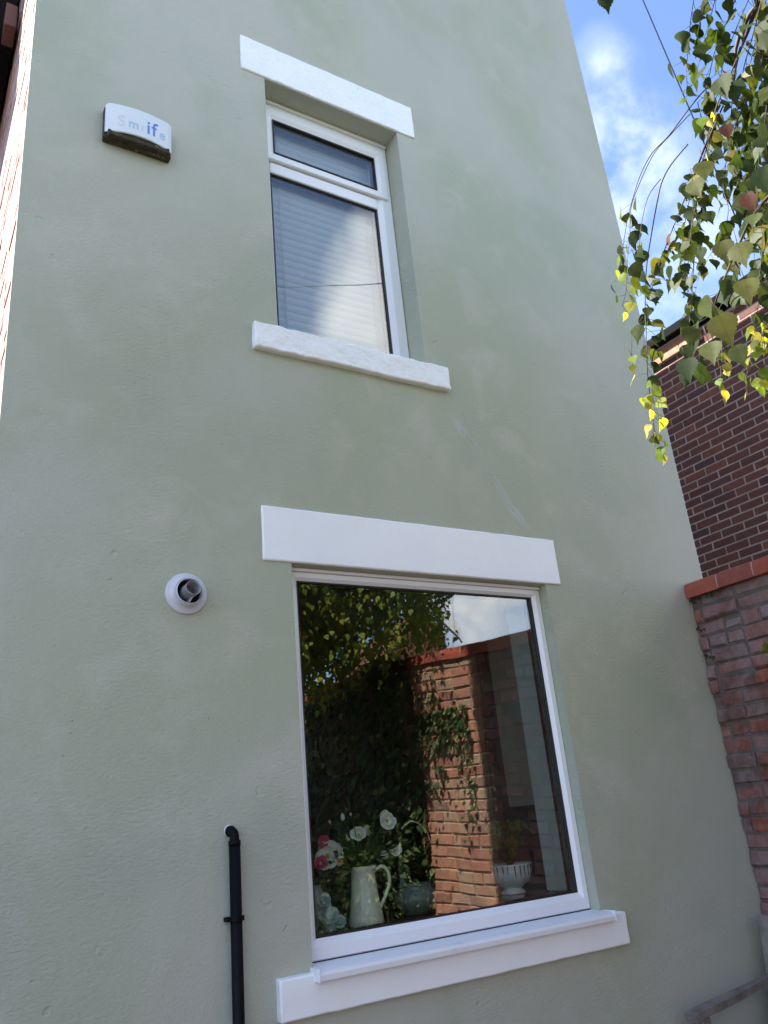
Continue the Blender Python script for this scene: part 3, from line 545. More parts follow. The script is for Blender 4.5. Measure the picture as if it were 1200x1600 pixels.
# jug of flowers
jp = atz(574, 1446, ZW); jx, jy = float(jp[0]) + .0, max(float(jp[1]), .19)
print('jug', jx, jy)
jug = empty('jug', (jx, jy, ZW), 'tall cream ceramic jug holding cut flowers inside the large window', 'jug')
lathe('body', [(.0, .0), (.068, 0), (.071, .006), (.068, .028), (.062, .06), (.055, .11), (.049, .16), (.048, .185), (.052, .203), (.058, .215), (.055, .214), (.048, .20), (.044, .18), (.046, .12), (.05, .02), (0, .015)], (jx, jy, ZW), M_['jug'], jug)
u = np.array([.84, -.54, 0])
def jo(a, z): return np.array([jx, jy, ZW]) + u * a + np.array([0, 0, z])
a = Acc(); a.tube(smooth_path([jo(.048, .195), jo(.075, .207), (jo(.098, .19)), jo(.103, .15), jo(.088, .11), jo(.068, .075), jo(.060, .06)], 5), .0068, 10); a.obj('handle', M_['jug'], jug)
def blossom(acc, c, r, nrm, n=6, cup=.35, squ=1.):
    c = np.asarray(c, float); nrm = _n(np.asarray(nrm, float)); t = _n(np.cross(nrm, [.2, .3, .9])); b = np.cross(nrm, t)
    for layer in range(2):
        for k in range(n):
            a0 = 2 * math.pi * (k + .5 * layer) / n + random.uniform(-.12, .12); rr = r * (1 - .3 * layer) * random.uniform(.85, 1.1); cu = cup + .35 * layer
            V = []; dirv = t * math.cos(a0) + b * math.sin(a0); sd = -t * math.sin(a0) + b * math.cos(a0)
            for (f, wd) in ((0, .08), (.35, .38), (.7, .48), (.92, .30), (1.0, .08)):
                for s in (-1, 0, 1): V.append(c + dirv * rr * f * math.cos(cu * f) + nrm * rr * (math.sin(cu * f) * f + .06 * abs(s)) + sd * s * wd * rr)
            Fc = [(i * 3 + j, i * 3 + j + 1, i * 3 + j + 4, i * 3 + j + 3) for i in range(4) for j in range(2)]
            acc.add(V, Fc)
def sprig_leaves(acc, c, n, size, spread, droop=0):
    for _ in range(n):
        d = _n(np.array([random.gauss(0, 1), random.gauss(0, .6), random.gauss(.2, .7)])); p = np.asarray(c) + d * random.uniform(.2, 1) * spread
        leaf(acc, p, d + np.array([0, 0, -droop]), size * random.uniform(.6, 1.2), narrow=True)
LV = [(0, 0), (.22, .03), (.36, .12), (.355, .16), (.43, .25), (.395, .29), (.42, .38), (.36, .41), (.37, .50), (.295, .53), (.285, .61), (.21, .645), (.19, .73), (.12, .77), (.07, .90), (0, 1.10)]
LS = [(0, 0), (.32, .08), (.43, .28), (.32, .53), (.13, .80), (0, 1.08)]
def leaf(acc, p, d, size, narrow=False, detail=False, nrm=None):
    """one folded, serrated leaf hanging from p along d"""
    d = _n(np.asarray(d, float)); q = np.asarray(nrm, float) if nrm is not None else rng.normal(size=3)
    s = np.cross(d, q); s = s / (np.linalg.norm(s) + 1e-9); nn = np.cross(s, d); out = LV if detail else LS; wf = .45 if narrow else 1.0
    fold = random.uniform(.02, .18); curl = random.uniform(-.18, .08); roll = random.uniform(-.45, .25); V = []; uv = []
    def P(a, b): return p + size * (d * b + s * a * wf + nn * (abs(a) * fold + roll * a * a + curl * b * b))
    if detail:
        n = len(out); Fc = []
        for c_ in (-1, -.5, 0, .5, 1):
            for a_, b_ in out:
                bb = b_ if abs(c_) == 1 else b_ * .97 + .01; V.append(P(a_ * c_, bb)); uv.append((a_ * c_, bb))
        for c_ in range(4):
            for i in range(n - 1): Fc.append((c_ * n + i, c_ * n + i + 1, (c_ + 1) * n + i + 1, (c_ + 1) * n + i))
        acc.add(V, Fc, uv); return
    for a_, b_ in out: V.append(P(a_, b_)); uv.append((a_, b_))
    k = len(out)
    for a_, b_ in out[1:-1]: V.append(P(-a_, b_)); uv.append((-a_, b_))
    f1 = tuple(range(k)); f2 = (0,) + (k - 1,) + tuple(range(2 * k - 3, k - 1, -1))
    acc.add(V, [f1, f2], uv)
top = np.array([jx, jy, ZW + .20])
stems = Acc(); fol = Acc()
def zat(px, py, y):
    r = ray(px, py); return CAM + r * (y + D) / r[1]
heads = [(535, 1276, .020, 'b'), (513, 1338, .055, 'w'), (528, 1330, .030, 'w'), (561, 1305, .038, 'w'), (577, 1300, .030, 'w'), (604, 1283, .042, 'w'), (617, 1330, .028, 'w'), (603, 1338, .022, 'w'), (543, 1308, .022, 'b'), (515, 1284, .012, 'b'), (548, 1272, .010, 'b'), (531, 1347, .018, 's'), (505, 1316, .03, 'p'), (501, 1350, .03, 'p')]
fl = empty('flower_bunch', tuple(top), 'bunch of white flowers with pink ones standing in the cream jug', 'flowers')
pmat = {'w': 'petal', 'p': 'petal_p', 's': 'petal_s'}
for (px, py, r_, k) in heads:
    h = zat(px, py, jy + random.uniform(-.05, .04)); bend = (top + h) / 2 + np.array([0, 0, .02])
    stems.tube(smooth_path([top - [0, 0, .1], top + (h - top) * .15, bend, h], 4), .0018, 5)
    if k == 'b':
        a = Acc(); pts = [h + np.array([0, 0, z]) * r_ * 30 / 30 for z in (-.8, -.4, .2, .7)]; a.tube(pts, [r_ * .15, r_ * .5, r_ * .45, r_ * .08], 8); a.obj('flower_bud', M_['petal' if r_ > .015 else 'petal_s'], fl)
    else:
        nrm = _n(CAM - h) + np.array([random.uniform(-.5, .5), 0, random.uniform(-.1, .5)]); a = Acc(); blossom(a, h, r_ * 1.02, nrm, 6, random.uniform(.2, .9)); fo = a.obj('flower', M_[pmat[k]], fl)
        a = Acc(); a.tube([h, h + _n(nrm) * r_ * .25], r_ * .15, 7); a.obj('flower_centre', M_['pollen'], fo)
for _ in range(130):
    d = np.array([random.gauss(-.15, .55), random.gauss(-.05, .35), abs(random.gauss(.5, .5))]); p = top + _n(d) * random.uniform(.0, .14) * np.array([1.2, .7, 1]) + [0, 0, random.uniform(-.02, .03)]
    leaf(fol, p, d + [0, 0, -.2], random.uniform(.02, .05), narrow=random.random() < .7)
for _ in range(26):
    d = np.array([random.gauss(-.1, .6), random.gauss(0, .3), abs(random.gauss(.9, .4))]); stems.tube([top, top + _n(d) * random.uniform(.06, .17)], .0012, 4)
stems.obj('stems', M_['stem'], fl); fol.obj('leaves', M_['ivy'], fl, False)

# glass lotus ornament in the left corner
gx = zat(515, 1458, .175); go = Acc(); gb = np.array([gx[0], .175, ZW])
for (ox, oz, r_) in ((0, .055, .042), (.045, .03, .03), (-.015, .11, .030)):
    c_ = gb + [ox, 0, oz]
    for lay in range(3): blossom(go, c_ + [0, 0, -.008 * lay], r_ * (1 - .2 * lay), (-.3, -1, .6), 7, .3 + .3 * lay)
go.tube([gb, gb + [0, 0, .11]], [.03, .012], 10)
tag(go.obj('glass_ornament', M_['glassy'], None), 'pale glass flower ornament in the bottom left corner of the large window', 'ornament')
vs = zat(493, 1440, .30); 
lv = tag(lathe('vase', [(0, 0), (.04, 0), (.05, .04), (.052, .09), (.042, .13), (.028, .15), (.03, .16), (.02, .155), (0, .02)], (float(vs[0]) - .0, .30, ZW), M_['inner'], None), 'pale green vase half hidden at the left edge of the large window', 'vase')
# foliage plant behind the flowers, left
pf = Acc(); pb = np.array([float(vs[0]) + .07, .42, ZW + .10])
for _ in range(170):
    d = np.array([random.gauss(0, 1), random.gauss(0, .7), random.gauss(.1, .6)]); leaf(pf, pb + _n(d) * random.uniform(.02, .13), d + [0, 0, -.3], random.uniform(.03, .06))
hp = empty('house_plant', (float(pb[0]), .42, ZW), 'dark leafy pot plant behind the jug, low at the left', 'plant')
pf.obj('foliage', M_['ivy'], hp, False); lathe('pot', [(0, 0), (.05, 0), (.065, .09), (.068, .10), (.06, .10), (.05, .05), (0, .05)], (float(pb[0]), .42, ZW), M_['tile'], hp)
# squat bowl
bp_ = atz(652, 1428, ZW); bx, by = float(bp_[0]), max(float(bp_[1]), .24)
bowl = lathe('bowl', [(0, 0), (.050, 0), (.056, .006), (.080, .028), (.094, .055), (.090, .080), (.074, .096), (.068, .104), (.074, .112), (.076, .116), (.070, .115), (.062, .104), (.078, .082), (.082, .055), (.06, .02), (0, .012)], (bx, by, ZW), M_['bowl'], None, 48)
tag(bowl, 'squat grey green glazed bowl beside the cream jug', 'bowl')
# dark bottle and tap
bt = zat(632, 1400, by + .16)
tag(lathe('bottle', [(0, 0), (.034, 0), (.036, .01), (.036, .12), (.030, .15), (.014, .175), (.013, .215), (.017, .22), (.017, .23), (0, .23)], (float(bt[0]) - .01, by + .16, ZW), M_['bottle'], None), 'dark bottle standing behind the squat bowl', 'bottle')
ty = .62; t0, t1, t2, t3, t4 = [zat(px, py, ty) for px, py in ((627, 1296), (640, 1284), (655, 1288), (667, 1302), (671, 1314))]
tp = empty('kitchen_tap', (float(t0[0]), ty, ZW), 'chrome kitchen tap with a curved spout behind the bottle', 'tap')
a = Acc(); a.tube([(t0[0] - .02, ty, ZW + .03), (t0[0] - .02, ty, t0[2] - .06), t0], .010, 12); a.obj('tap_body', M_['bottle'], tp)
a = Acc(); a.tube(smooth_path([t0, t1, t2, t3, t4], 6), .0075, 12); a.obj('spout', M_['chrome'], tp)
a = Acc(); a.tube([(t0[0] - .02, ty, ZW), (t0[0] - .02, ty, ZW + .03)], .024, 14); a.obj('tap_base', M_['chrome'], tp); a = Acc(); a.tube([(t0[0] - .02, ty, ZW + .07), (t0[0] - .02, ty - .06, ZW + .09)], .006, 8); a.obj('lever', M_['chrome'], tp)
# footed planter with fern
pp = atz(803, 1396, ZW); qx, qy = float(pp[0]), float(pp[1])
print('planter', qx, qy)
pl = empty('planter', (qx, qy, ZW), 'white porcelain footed planter with dark drips, on the worktop at the right', 'planter')
lathe('bowl', [(0, 0), (.056, 0), (.060, .006), (.050, .016), (.042, .024), (.056, .032), (.082, .052), (.096, .078), (.099, .100), (.096, .118), (.102, .126), (.098, .130), (.090, .120), (.085, .09), (0, .07)], (qx, qy, ZW), M_['porcelain'], pl, 48)
a = Acc()
for k in range(16):
    an = -math.pi / 2 + (k - 8) * .26 + random.uniform(-.05, .05); dz = random.uniform(.02, .05); rr = .1005
    a.tube([(qx + .103 * math.cos(an), qy + .103 * math.sin(an), ZW + .124), (qx + .1005 * math.cos(an), qy + .1005 * math.sin(an), ZW + .112), (qx + .1005 * math.cos(an), qy + .1005 * math.sin(an), ZW + .112 - dz)], [.003, .0032, .001], 5)
a.obj('glaze_drips', M_['pcrack'], pl)
a = Acc(); a.tube([(qx, qy, ZW + .09), (qx, qy, ZW + .112)], .086, 20); a.obj('soil', M_['soil'], pl)
fa = Acc(); ra = Acc(); base = np.array([qx, qy, ZW + .11])
for k in range(34):
    an = random.uniform(0, 2 * math.pi); ln_ = random.uniform(.12, .24); ou = random.uniform(.25, .9)
    dx, dy = math.cos(an) * 1.15, math.sin(an) * .55
    path = smooth_path([base, base + [dx * ln_ * .25 * ou, dy * ln_ * .25 * ou, ln_ * .55], base + [dx * ln_ * .65 * ou, dy * ln_ * .65 * ou, ln_ * .86], base + [dx * ln_ * 1.1 * ou, dy * ln_ * 1.1 * ou, ln_ * (.9 - .3 * ou)]], 6)
    ra.tube(path, .001, 4)
    for i in range(2, len(path)):
        d = path[i] - path[i - 1]; sd = _n(np.cross(d, [.3, -.8, .5])); lw = .030 * math.sin(math.pi * (i / len(path)) ** .8) + .006
        for s in (-1, 1):
            for h_ in (0, .5): leaf(fa, path[i - 1] + d * h_, sd * s + _n(d) * .45, lw, narrow=True, nrm=np.cross(sd, d))
fr = empty('fern', tuple(base), 'green fern growing in the white footed planter', 'plant'); fa.obj('fronds', M_['fern'], fr, False); ra.obj('stalks', M_['stem'], fr)

# ---------------------------------------------------------------- things fixed to the wall
al = empty('alarm_box', (.715, 0, 4.6), 'weathered white burglar alarm box with faded blue lettering, high on the left', 'alarm box')
ax0, ax1 = .570, .866
def yfront(x): s = (x - (ax0 + ax1) / 2) / ((ax1 - ax0) / 2); return -.056 - .020 * (1 - s * s)
bm = bmesh.new(); nseg = 18
cols = []
for i in range(nseg + 1):
    x = ax0 + (ax1 - ax0) * i / nseg; s = (i / nseg - .5) * 2; zb = 4.535 + .014 * (1 - s * s); zt = 4.712 - (.012 if i in (0, nseg) else 0); ed = .006 if i in (0, nseg) else 0
    cols.append([bm.verts.new(p) for p in ((x, -.028, zt + .002), (x, yfront(x) + .010, zt), (x, yfront(x) + .002 + ed, zt - .010), (x, yfront(x) + ed, (zt + zb) / 2), (x, yfront(x) + ed, zb + .004), (x, yfront(x) + .004, zb), (x, yfront(x) + .014, zb + .012), (x, -.028, zb + .012))])
for i in range(nseg):
    for j in range(7): bm.faces.new([cols[i][j], cols[i + 1][j], cols[i + 1][j + 1], cols[i][j + 1]])
bm.faces.new(cols[0]); bm.faces.new(cols[-1][::-1])
from_bm('cover', bm, M_['alarm'], al, False)
bm = bmesh.new(); box(bm, ax0 - .003, ax1 + .003, -.036, 0, 4.520, 4.700, .006); box(bm, ax0 + .01, ax1 - .01, -.062, -.0365, 4.5215, 4.552, .006)
from_bm('back_plate', bm, M_['grime'], al)
def letter(ch, size):
    cu = bpy.data.curves.new('t', 'FONT'); cu.body = ch; cu.size = size; cu.extrude = .0008; cu.offset = .0008
    o = bpy.data.objects.new('t', cu); C.objects.link(o); dg = bpy.context.evaluated_depsgraph_get(); me = bpy.data.meshes.new_from_object(o.evaluated_get(dg)); bpy.data.objects.remove(o); return me
V = []; Fc = []; MI = []
for ch, x, sz, mi_, zz in (('S', .618, .088, 2, 4.594), ('m', .664, .072, 1, 4.597), ('r', .719, .072, 2, 4.598), ('i', .744, .108, 0, 4.594), ('f', .768, .112, 0, 4.593), ('e', .804, .074, 1, 4.597)):
    me = letter(ch, sz); th = math.atan((yfront(x + .02) - yfront(x)) / .02); o = len(V)
    for v in me.vertices: V.append((x + v.co.x * .86, yfront(x + v.co.x * .86) - .0006 - v.co.z * .4, zz + v.co.y - .012))
    for f in me.polygons: Fc.append(tuple(o + i for i in f.vertices)); MI.append(mi_)
arr('lettering', V, Fc, [M_['blue'], M_['blue_f'], M_['blue_ff']], al, mi=MI)

fx, fz = .942, 2.458
fe = empty('boiler_flue', (fx, 0, fz), 'round grey white boiler flue outlet left of the large window', 'flue')
def ylathe(name, prof, m, parent, n=48, c=(fx, fz), cut=None):
    V = []; Fc = []
    for r, y in prof:
        for k in range(n):
            a_ = 2 * math.pi * k / n; yy = y
            V.append((c[0] + r * math.cos(a_), yy if cut is None or not cut(y) else yy + .35 * r * math.sin(a_), c[1] + r * math.sin(a_)))
    for i in range(len(prof) - 1):
        for k in range(n): Fc.append((i * n + k, i * n + (k + 1) % n, (i + 1) * n + (k + 1) % n, (i + 1) * n + k))
    return arr(name, V, Fc, m, parent, None, True)
ylathe('flange', [(.081, 0), (.081, -.006), (.079, -.0105), (.074, -.013), (.064, -.016), (.058, -.024), (.0545, -.030), (.0545, -.036), (.0535, -.037), (.0525, -.036), (.0515, -.031), (.0505, -.040), (.0495, -.046), (.0475, -.047), (.0475, -.045), (.0475, 0)], M_['flue'], fe)
ylathe('throat', [(.0474, -.020), (.0472, -.001), (0, -.001)], M_['dark'], fe)
tilt = Matrix.Rotation(math.radians(-7), 4, 'X')
ylathe('inner_pipe', [(.0285, -.002), (.0285, -.084), (.0292, -.087), (.0292, -.090), (.0275, -.0905), (.0268, -.088), (.0262, -.01), (0, -.008)], M_['flue_in'], fe, cut=lambda y: y < -.079)
bm = bmesh.new(); q = [(fx - .001, -.005, fz - .030), (fx - .001, -.005, fz - .045), (fx - .001, -.040, fz - .045), (fx - .001, -.082, fz - .0305)]
f0 = [bm.verts.new(p) for p in q]; f1 = [bm.verts.new((p[0] + .0025, p[1], p[2])) for p in q]; bm.faces.new(f0); bm.faces.new(f1[::-1])
for k in range(4): bm.faces.new([f0[k], f0[(k + 1) % 4], f1[(k + 1) % 4], f1[k]])
from_bm('fin', bm, M_['flue'], fe)

wx, wy = 1.100, -.032
wp = empty('waste_pipe', (wx, wy, 0), 'black plastic waste pipe running down the wall below the flue', 'pipe')
a = Acc(); a.tube([(wx, wy, 0), (wx, wy, 1.56)], .0200, 20); a.obj('pipe', M_['black'], wp)
a = Acc(); a.tube(smooth_path([(wx - .005, .01, 1.604), (wx - .005, -.012, 1.604), (wx - .002, -.028, 1.598), (wx, wy, 1.585), (wx, wy, 1.55)], 5), .0165, 18); a.tube([(wx, wy, 1.574), (wx, wy, 1.556)], .0212, 20)
a.tube([(wx - .004, -.002, 1.604), (wx - .004, -.010, 1.604)], .0192, 20); a.obj('elbow', M_['black'], wp)
a = Acc(); a.tube([(wx - .007, -.0005, 1.607), (wx - .007, -.003, 1.607)], .0198, 18); a.obj('sealant', M_['flue'], wp)
for zc in (1.328, .40):
    bm = bmesh.new(); box(bm, wx - .034, wx + .026, -.012, -.0, zc - .007, zc + .007, .002); box(bm, wx - .034, wx - .020, -.030, -.0125, zc - .007, zc + .007, .002)
    cbm = Acc(); cbm.tube([(wx, wy, zc - .007), (wx, wy, zc + .007)], .0225, 20); me = bpy.data.meshes.new('q'); me.from_pydata([tuple(v) for v in cbm.V], [], cbm.F); bm.from_mesh(me)
    box(bm, wx + .0205, wx + .027, -.040, -.0125, zc - .008, zc + .008, .002)
    from_bm('pipe_clip', bm, M_['black'], wp)

# ---------------------------------------------------------------- garden wall on the right
XW = 3.866
def zc_(y): return 2.70 + .085 * min(max(-y - .6, 0), 2.3)
gw = empty('garden_wall', (XW + .12, -3, 0), 'old red brick garden wall with a red coping, joining the house at the right', 'wall')
bricks('brickwork', XW, -6.5, -3.102, .02, 2.615, M_['brick_y'], gw, -1, jit=.006, bevel=.006, jt=.012, course=.0787, ht=.0665, ztop=lambda y: (zc_(y) - .10) / 2.60)
bricks('brickwork', XW, -3.10, -1.862, .02, 2.615, M_['brick_sunlit'], gw, -1, jit=.0045, bevel=.005, jt=.012, course=.0787, ht=.0665, header=.2, ztop=lambda y: (zc_(y) - .10) / 2.60)['label'] = 'orange brickwork along the sunny strip of the wall, sunlight put into its colour'
bricks('brickwork', XW, -1.86, -.003, .02, 2.615, M_['brick_y'], gw, -1, jit=.0100, bevel=.010, jt=.010, course=.0787, ht=.0690, header=.34, ztop=lambda y: (zc_(y) - .10) / 2.60, skip=.03)
ys = np.linspace(-6.5, -.004, 40); V = []; Fc = []
for y in ys:
    h = zc_(y) - .101
    for x, z in ((XW + .013, 0), (XW + .013, h), (XW + .215, h), (XW + .215, 0)): V.append((x, y, z))
for i in range(len(ys) - 1):
    for k in range(4): Fc.append((i * 4 + k, i * 4 + (k + 1) % 4, i * 4 + 4 + (k + 1) % 4, i * 4 + 4 + k))
Fc += [(0, 1, 2, 3), tuple(4 * (len(ys) - 1) + k for k in (3, 2, 1, 0))]
arr('mortar', V, Fc, [M_['mortar'], M_['mortar_sunlit']], gw, mi=[1 if 20 < (k // 4) < 28 and k < len(Fc) - 2 else 0 for k in range(len(Fc))])
# coping: rounded red blocks with thin mortar gaps
V = []; Fc = []; y = -.004; first = True
while y > -6.5:
    ln_ = .215 if first else .225; first = False; y2 = y - ln_; j = random.uniform(-.002, .002); o = len(V)
    pr = [(XW - .026, -.098), (XW - .026, -.052), (XW - .018, -.018), (XW + .03, -.002), (XW + .11, .006), (XW + .20, -.004), (XW + .24, -.03), (XW + .24, -.098)]
    for yy in (y, y2 + .006):
        for x, z in pr: V.append((x + j, yy, zc_(yy) + z + j))
    for k in range(8): Fc.append((o + k, o + (k + 1) % 8, o + 8 + (k + 1) % 8, o + 8 + k))
    Fc.append(tuple(o + k for k in range(8))[::-1]); Fc.append(tuple(o + 8 + k for k in range(8))); y = y2
cp = arr('coping', V, Fc, M_['coping'], gw)
mo = Acc()
for y in np.arange(-.219 - .003 + .003, -6.4, -.225):
    mo.tube([(XW - .0235, y + .003, zc_(y) - .094), (XW - .0235, y + .003, zc_(y) - .056), (XW - .016, y + .003, zc_(y) - .02)], .0042, 5)
mo.obj('coping_joint', M_['mortar_s'], gw)
# weeds in the joint below the coping
wd = Acc()
for (yc, zc, n) in ((-.17, 2.592, 46), (-.01, 2.585, 26), (-.02, 2.42, 14), (-.05, 2.25, 10)):
    for _ in range(n): leaf(wd, np.array([XW - .004, yc + random.gauss(0, .035), zc + random.gauss(0, .010)]), (-.6, random.gauss(0, .8), random.gauss(.1, .6)), random.uniform(.008, .020))
ob = tag(wd.obj('wall_weeds', M_['ivy'], None, False), 'small green weeds rooted in the joints just under the garden wall coping', 'weeds')
wd = Acc(); fp = atx(1197, 1012, XW)
for _ in range(26): leaf(wd, fp + np.array([-.01, random.gauss(-.01, .012), random.gauss(0, .012)]), (-.6, random.gauss(-.2, .9), random.gauss(.0, .8)), random.uniform(.02, .04), narrow=True)
tag(wd.obj('fern_sprig', M_['leaf_y'], None, False), 'pale sprig growing from the garden wall at the right edge', 'plant')

# ivy on the far end of the garden wall, and a shrub in front of it (seen mirrored in the window)
iv = Acc()
for _ in range(8500):
    y = -2.35 - abs(random.gauss(0, 1.2)) if random.random() < .25 else random.uniform(-6.2, -2.75)
    z = random.uniform(.15, 2.95)
    if y > -2.75 and (random.random() < .55 or not (1.75 < z < 2.55)): continue
    x = XW - random.uniform(.01, .16 if y < -2.8 else .05)
    leaf(iv, np.array([x, y, z]), (random.gauss(-.5, .3), random.gauss(0, .5), -.8), random.uniform(.04, .075), nrm=(-1, random.gauss(0, .4), random.gauss(.3, .4)))
for _ in range(520):   # trails creeping towards the sunny patch
    t = random.random(); y = -2.02 - .75 * random.random() ** 1.3; z = 2.36 - .30 * (random.random() ** 2) - (.75 * random.random() if random.random() < .45 and y > -2.2 else 0)
    leaf(iv, np.array([XW - random.uniform(.01, .04), y, z]), (random.gauss(-.4, .3), random.gauss(.1, .5), -.8), random.uniform(.025, .045), nrm=(-1, random.gauss(0, .4), .3))
ivy = empty('ivy', (XW, -4, 0), 'ivy climbing the sunlit and shaded garden wall, seen mirrored in the large window', 'ivy'); iv.obj('foliage', M_['ivy'], ivy, False)
a = Acc()
for k in range(9):
    y = -2.9 - k * .35; a.tube(smooth_path([(XW - .02, y, 0), (XW - .03, y + random.uniform(-.1, .1), .8), (XW - .02, y + random.uniform(-.2, .25), 1.7), (XW - .02, y + random.uniform(-.3, .4), 2.5)], 4), .008, 6)
a.obj('stem', M_['twig'], ivy)
sh = Acc()
for _ in range(1500):
    d = rng.normal(size=3); p = np.array([3.50, -3.0, 1.25]) + _n(d) * random.random() ** .4 * np.array([.30, .36, .42]); leaf(sh, p, d + [0, 0, -.5], random.uniform(.04, .07))
shr = empty('shrub', (3.5, -3.0, 0), 'leafy green shrub by the garden wall, seen mirrored in the large window', 'shrub'); sh.obj('foliage', M_['ivy'], shr, False)
a = Acc()
for k in range(6): a.tube(smooth_path([(3.5, -3.0, 0), (3.5 + random.uniform(-.05, .05), -3 + random.uniform(-.05, .05), .5), (3.5 + random.uniform(-.2, .2), -3 + random.uniform(-.2, .2), 1.2)], 4), [.014] * 5 + [.008] * 4, 6)
a.obj('stem', M_['twig'], shr)

# bench with its back to the garden wall
af = atx(1082, 1588, 3.10); ab = atx(1200, 1540, 3.70)
za = float(af[2]); ya = float(af[1])
be = empty('garden_bench', (3.4, ya - .6, 0), 'weathered grey timber garden bench in the corner at the bottom right', 'bench')
def barm(y):
    V = []; Fc = []; prof = []
    n = 15
    for i in range(n + 1):
        f = i / n; x = 3.085 + (3.70 - 3.085) * f; wdt = .032 + .006 * math.sin(f * 5) - .010 * f; zt = za + .020 + .055 * max(0, f - .05) ** 1.3 - .012 * math.exp(-((f) / .06) ** 2); th = .030
        for dy, dz in ((-wdt, 0), (wdt, 0), (wdt * .94, -th), (-wdt * .94, -th)): V.append((x + (.010 if dz else 0) * (i == 0), y + dy, zt + dz))
    for i in range(n):
        for k in range(4): Fc.append((i * 4 + k, i * 4 + (k + 1) % 4, i * 4 + 4 + (k + 1) % 4, i * 4 + 4 + k))
    Fc += [(3, 2, 1, 0), tuple(4 * n + k for k in range(4))]; return arr('armrest', V, Fc, M_['wood_old'], be)
for y in (ya, ya - 1.24):
    barm(y)
    bm = bmesh.new(); box(bm, 3.125, 3.18, y - .026, y + .026, 0, za - .013, .004); from_bm('leg', bm, M_['wood_old'], be)
    bm = bmesh.new(); pr = [(3.60, 0), (3.655, 0), (3.685, .45), (3.765, 1.0), (3.715, 1.0), (3.630, .45)]
    e0 = [bm.verts.new((x, y - .026, z)) for x, z in pr]; e1 = [bm.verts.new((x, y + .026, z)) for x, z in pr]; bm.faces.new(e0); bm.faces.new(e1[::-1])
    for k in range(6): bm.faces.new([e0[k], e0[(k + 1) % 6], e1[(k + 1) % 6], e1[k]])
    from_bm('leg', bm, M_['wood_old'], be)
bm = bmesh.new()
for k in range(6): box(bm, 3.12 + k * .083, 3.12 + k * .083 + .066, ya - 1.21, ya - .03, .415, .437, .003)
from_bm('seat', bm, M_['wood_old'], be)
bm = bmesh.new(); box(bm, 3.715, 3.745, ya - 1.21, ya - .03, .90, .965, .003); box(bm, 3.655, 3.68, ya - 1.21, ya - .03, .50, .55, .003)
for k in range(13):
    y = ya - .09 - k * .088; e = [bm.verts.new(p) for p in ((3.663, y, .551), (3.677, y, .551), (3.737, y, .899), (3.722, y, .899), (3.663, y - .035, .551), (3.677, y - .035, .551), (3.737, y - .035, .899), (3.722, y - .035, .899))]
    for f in ((0, 1, 2, 3), (4, 5, 6, 7), (0, 1, 5, 4), (1, 2, 6, 5), (2, 3, 7, 6), (3, 0, 4, 7)): bm.faces.new([e[i] for i in f])
from_bm('backrest', bm, M_['wood_old'], be)

# ---------------------------------------------------------------- neighbouring brick building behind the garden wall
XN, YE = 6.0, 1.42
nb = empty('brick_building', (XN + 2, .6, 0), 'dark red brown brick building with a black gutter behind the garden wall', 'building')
bm = bmesh.new(); box(bm, XN + .0035, XN + 5, -.42, YE - .006, 0, 5.50); from_bm('mortar', bm, M_['mortar_n'], nb)
bricks('wall', XN, -.425, YE, 2.10, 5.53, M_['brick_n'], nb, -1, jit=.0018, bevel=.002, jt=.0135, course=.0735, ht=.0595, ln=.210)
YC = float(atx(1096, 535, XN - .035)[1])
bricks('eaves_course', XN - .035, YC, YE + .02, 5.378, 5.53, M_['brick_eaves_lit'], nb, -1, jit=.002, bevel=.003, ht=.062, course=.073, depth=.03)
bm = bmesh.new(); box(bm, XN - .031, XN + .003, YC + .003, YE + .016, 5.376, 5.53); from_bm('eaves_mortar', bm, M_['mortar_s'], nb)
bm = bmesh.new(); box(bm, XN - .11, XN + .02, -.45, YE + .06, 5.535, 5.625, .01); from_bm('gutter', bm, M_['gutter'], nb)
bm = bmesh.new(); vv = [[bm.verts.new((x, y, z)) for x, z in ((XN + .01, 5.58), (XN + 2.5, 6.1), (XN + 5, 5.6))] for y in (-.46, YE + .05)]
bm.faces.new(vv[0]); bm.faces.new(vv[1][::-1])
for k in range(3): bm.faces.new([vv[0][k], vv[0][(k + 1) % 3], vv[1][(k + 1) % 3], vv[1][k]])
from_bm('roof', bm, M_['slate'], nb)

# house to the left whose bulk shades the lower part of the sunny side wall; and a far house seen only in the pane
ln = empty('neighbour_house', (-4.5, 3, 0), 'neighbouring brick house across the yard to the left, outside the picture', 'house')
bm = bmesh.new(); box(bm, -6.5, -2.6, .3, 6, 0, 6.2); from_bm('wall', bm, M_['brick_s'], ln)
bm = bmesh.new(); vv = [[bm.verts.new((x, y, z)) for x, z in ((-6.6, 6.21), (-2.5, 6.21), (-2.5, 6.3), (-4.55, 7.3), (-6.6, 6.3))] for y in (.2, 6.1)]
bm.faces.new(vv[0]); bm.faces.new(vv[1][::-1])
for k in range(5): bm.faces.new([vv[0][k], vv[0][(k + 1) % 5], vv[1][(k + 1) % 5], vv[1][k]])
from_bm('roof', bm, M_['slate'], ln)
def refl_at(px, py, t):
    r = ray(px, py); k = (.08 + D) / r[1]; P = CAM + r * k; return P + r * np.array([1, -1, 1]) * t
g0, g1 = refl_at(668, 950, 11), refl_at(703, 996, 11)
fh = empty('far_house', (float(g0[0]) - 1, float(g0[1]), 0), 'distant house with a white barge board, seen mirrored in the large window', 'house')
dr = g1 - g0; dxy = _n(np.array([dr[0], dr[1], 0])); bk_ = np.array([dxy[1], -dxy[0], 0]) * 1.0
if bk_[1] > 0: bk_ = -bk_
ap = g0 - dr * .1; lf = ap - dxy * .7; lf[2] = g1[2] - .2
fl_ = [np.array([g1[0], g1[1], 0]), g1 - dxy * .05, ap, lf, np.array([lf[0], lf[1], 0])]
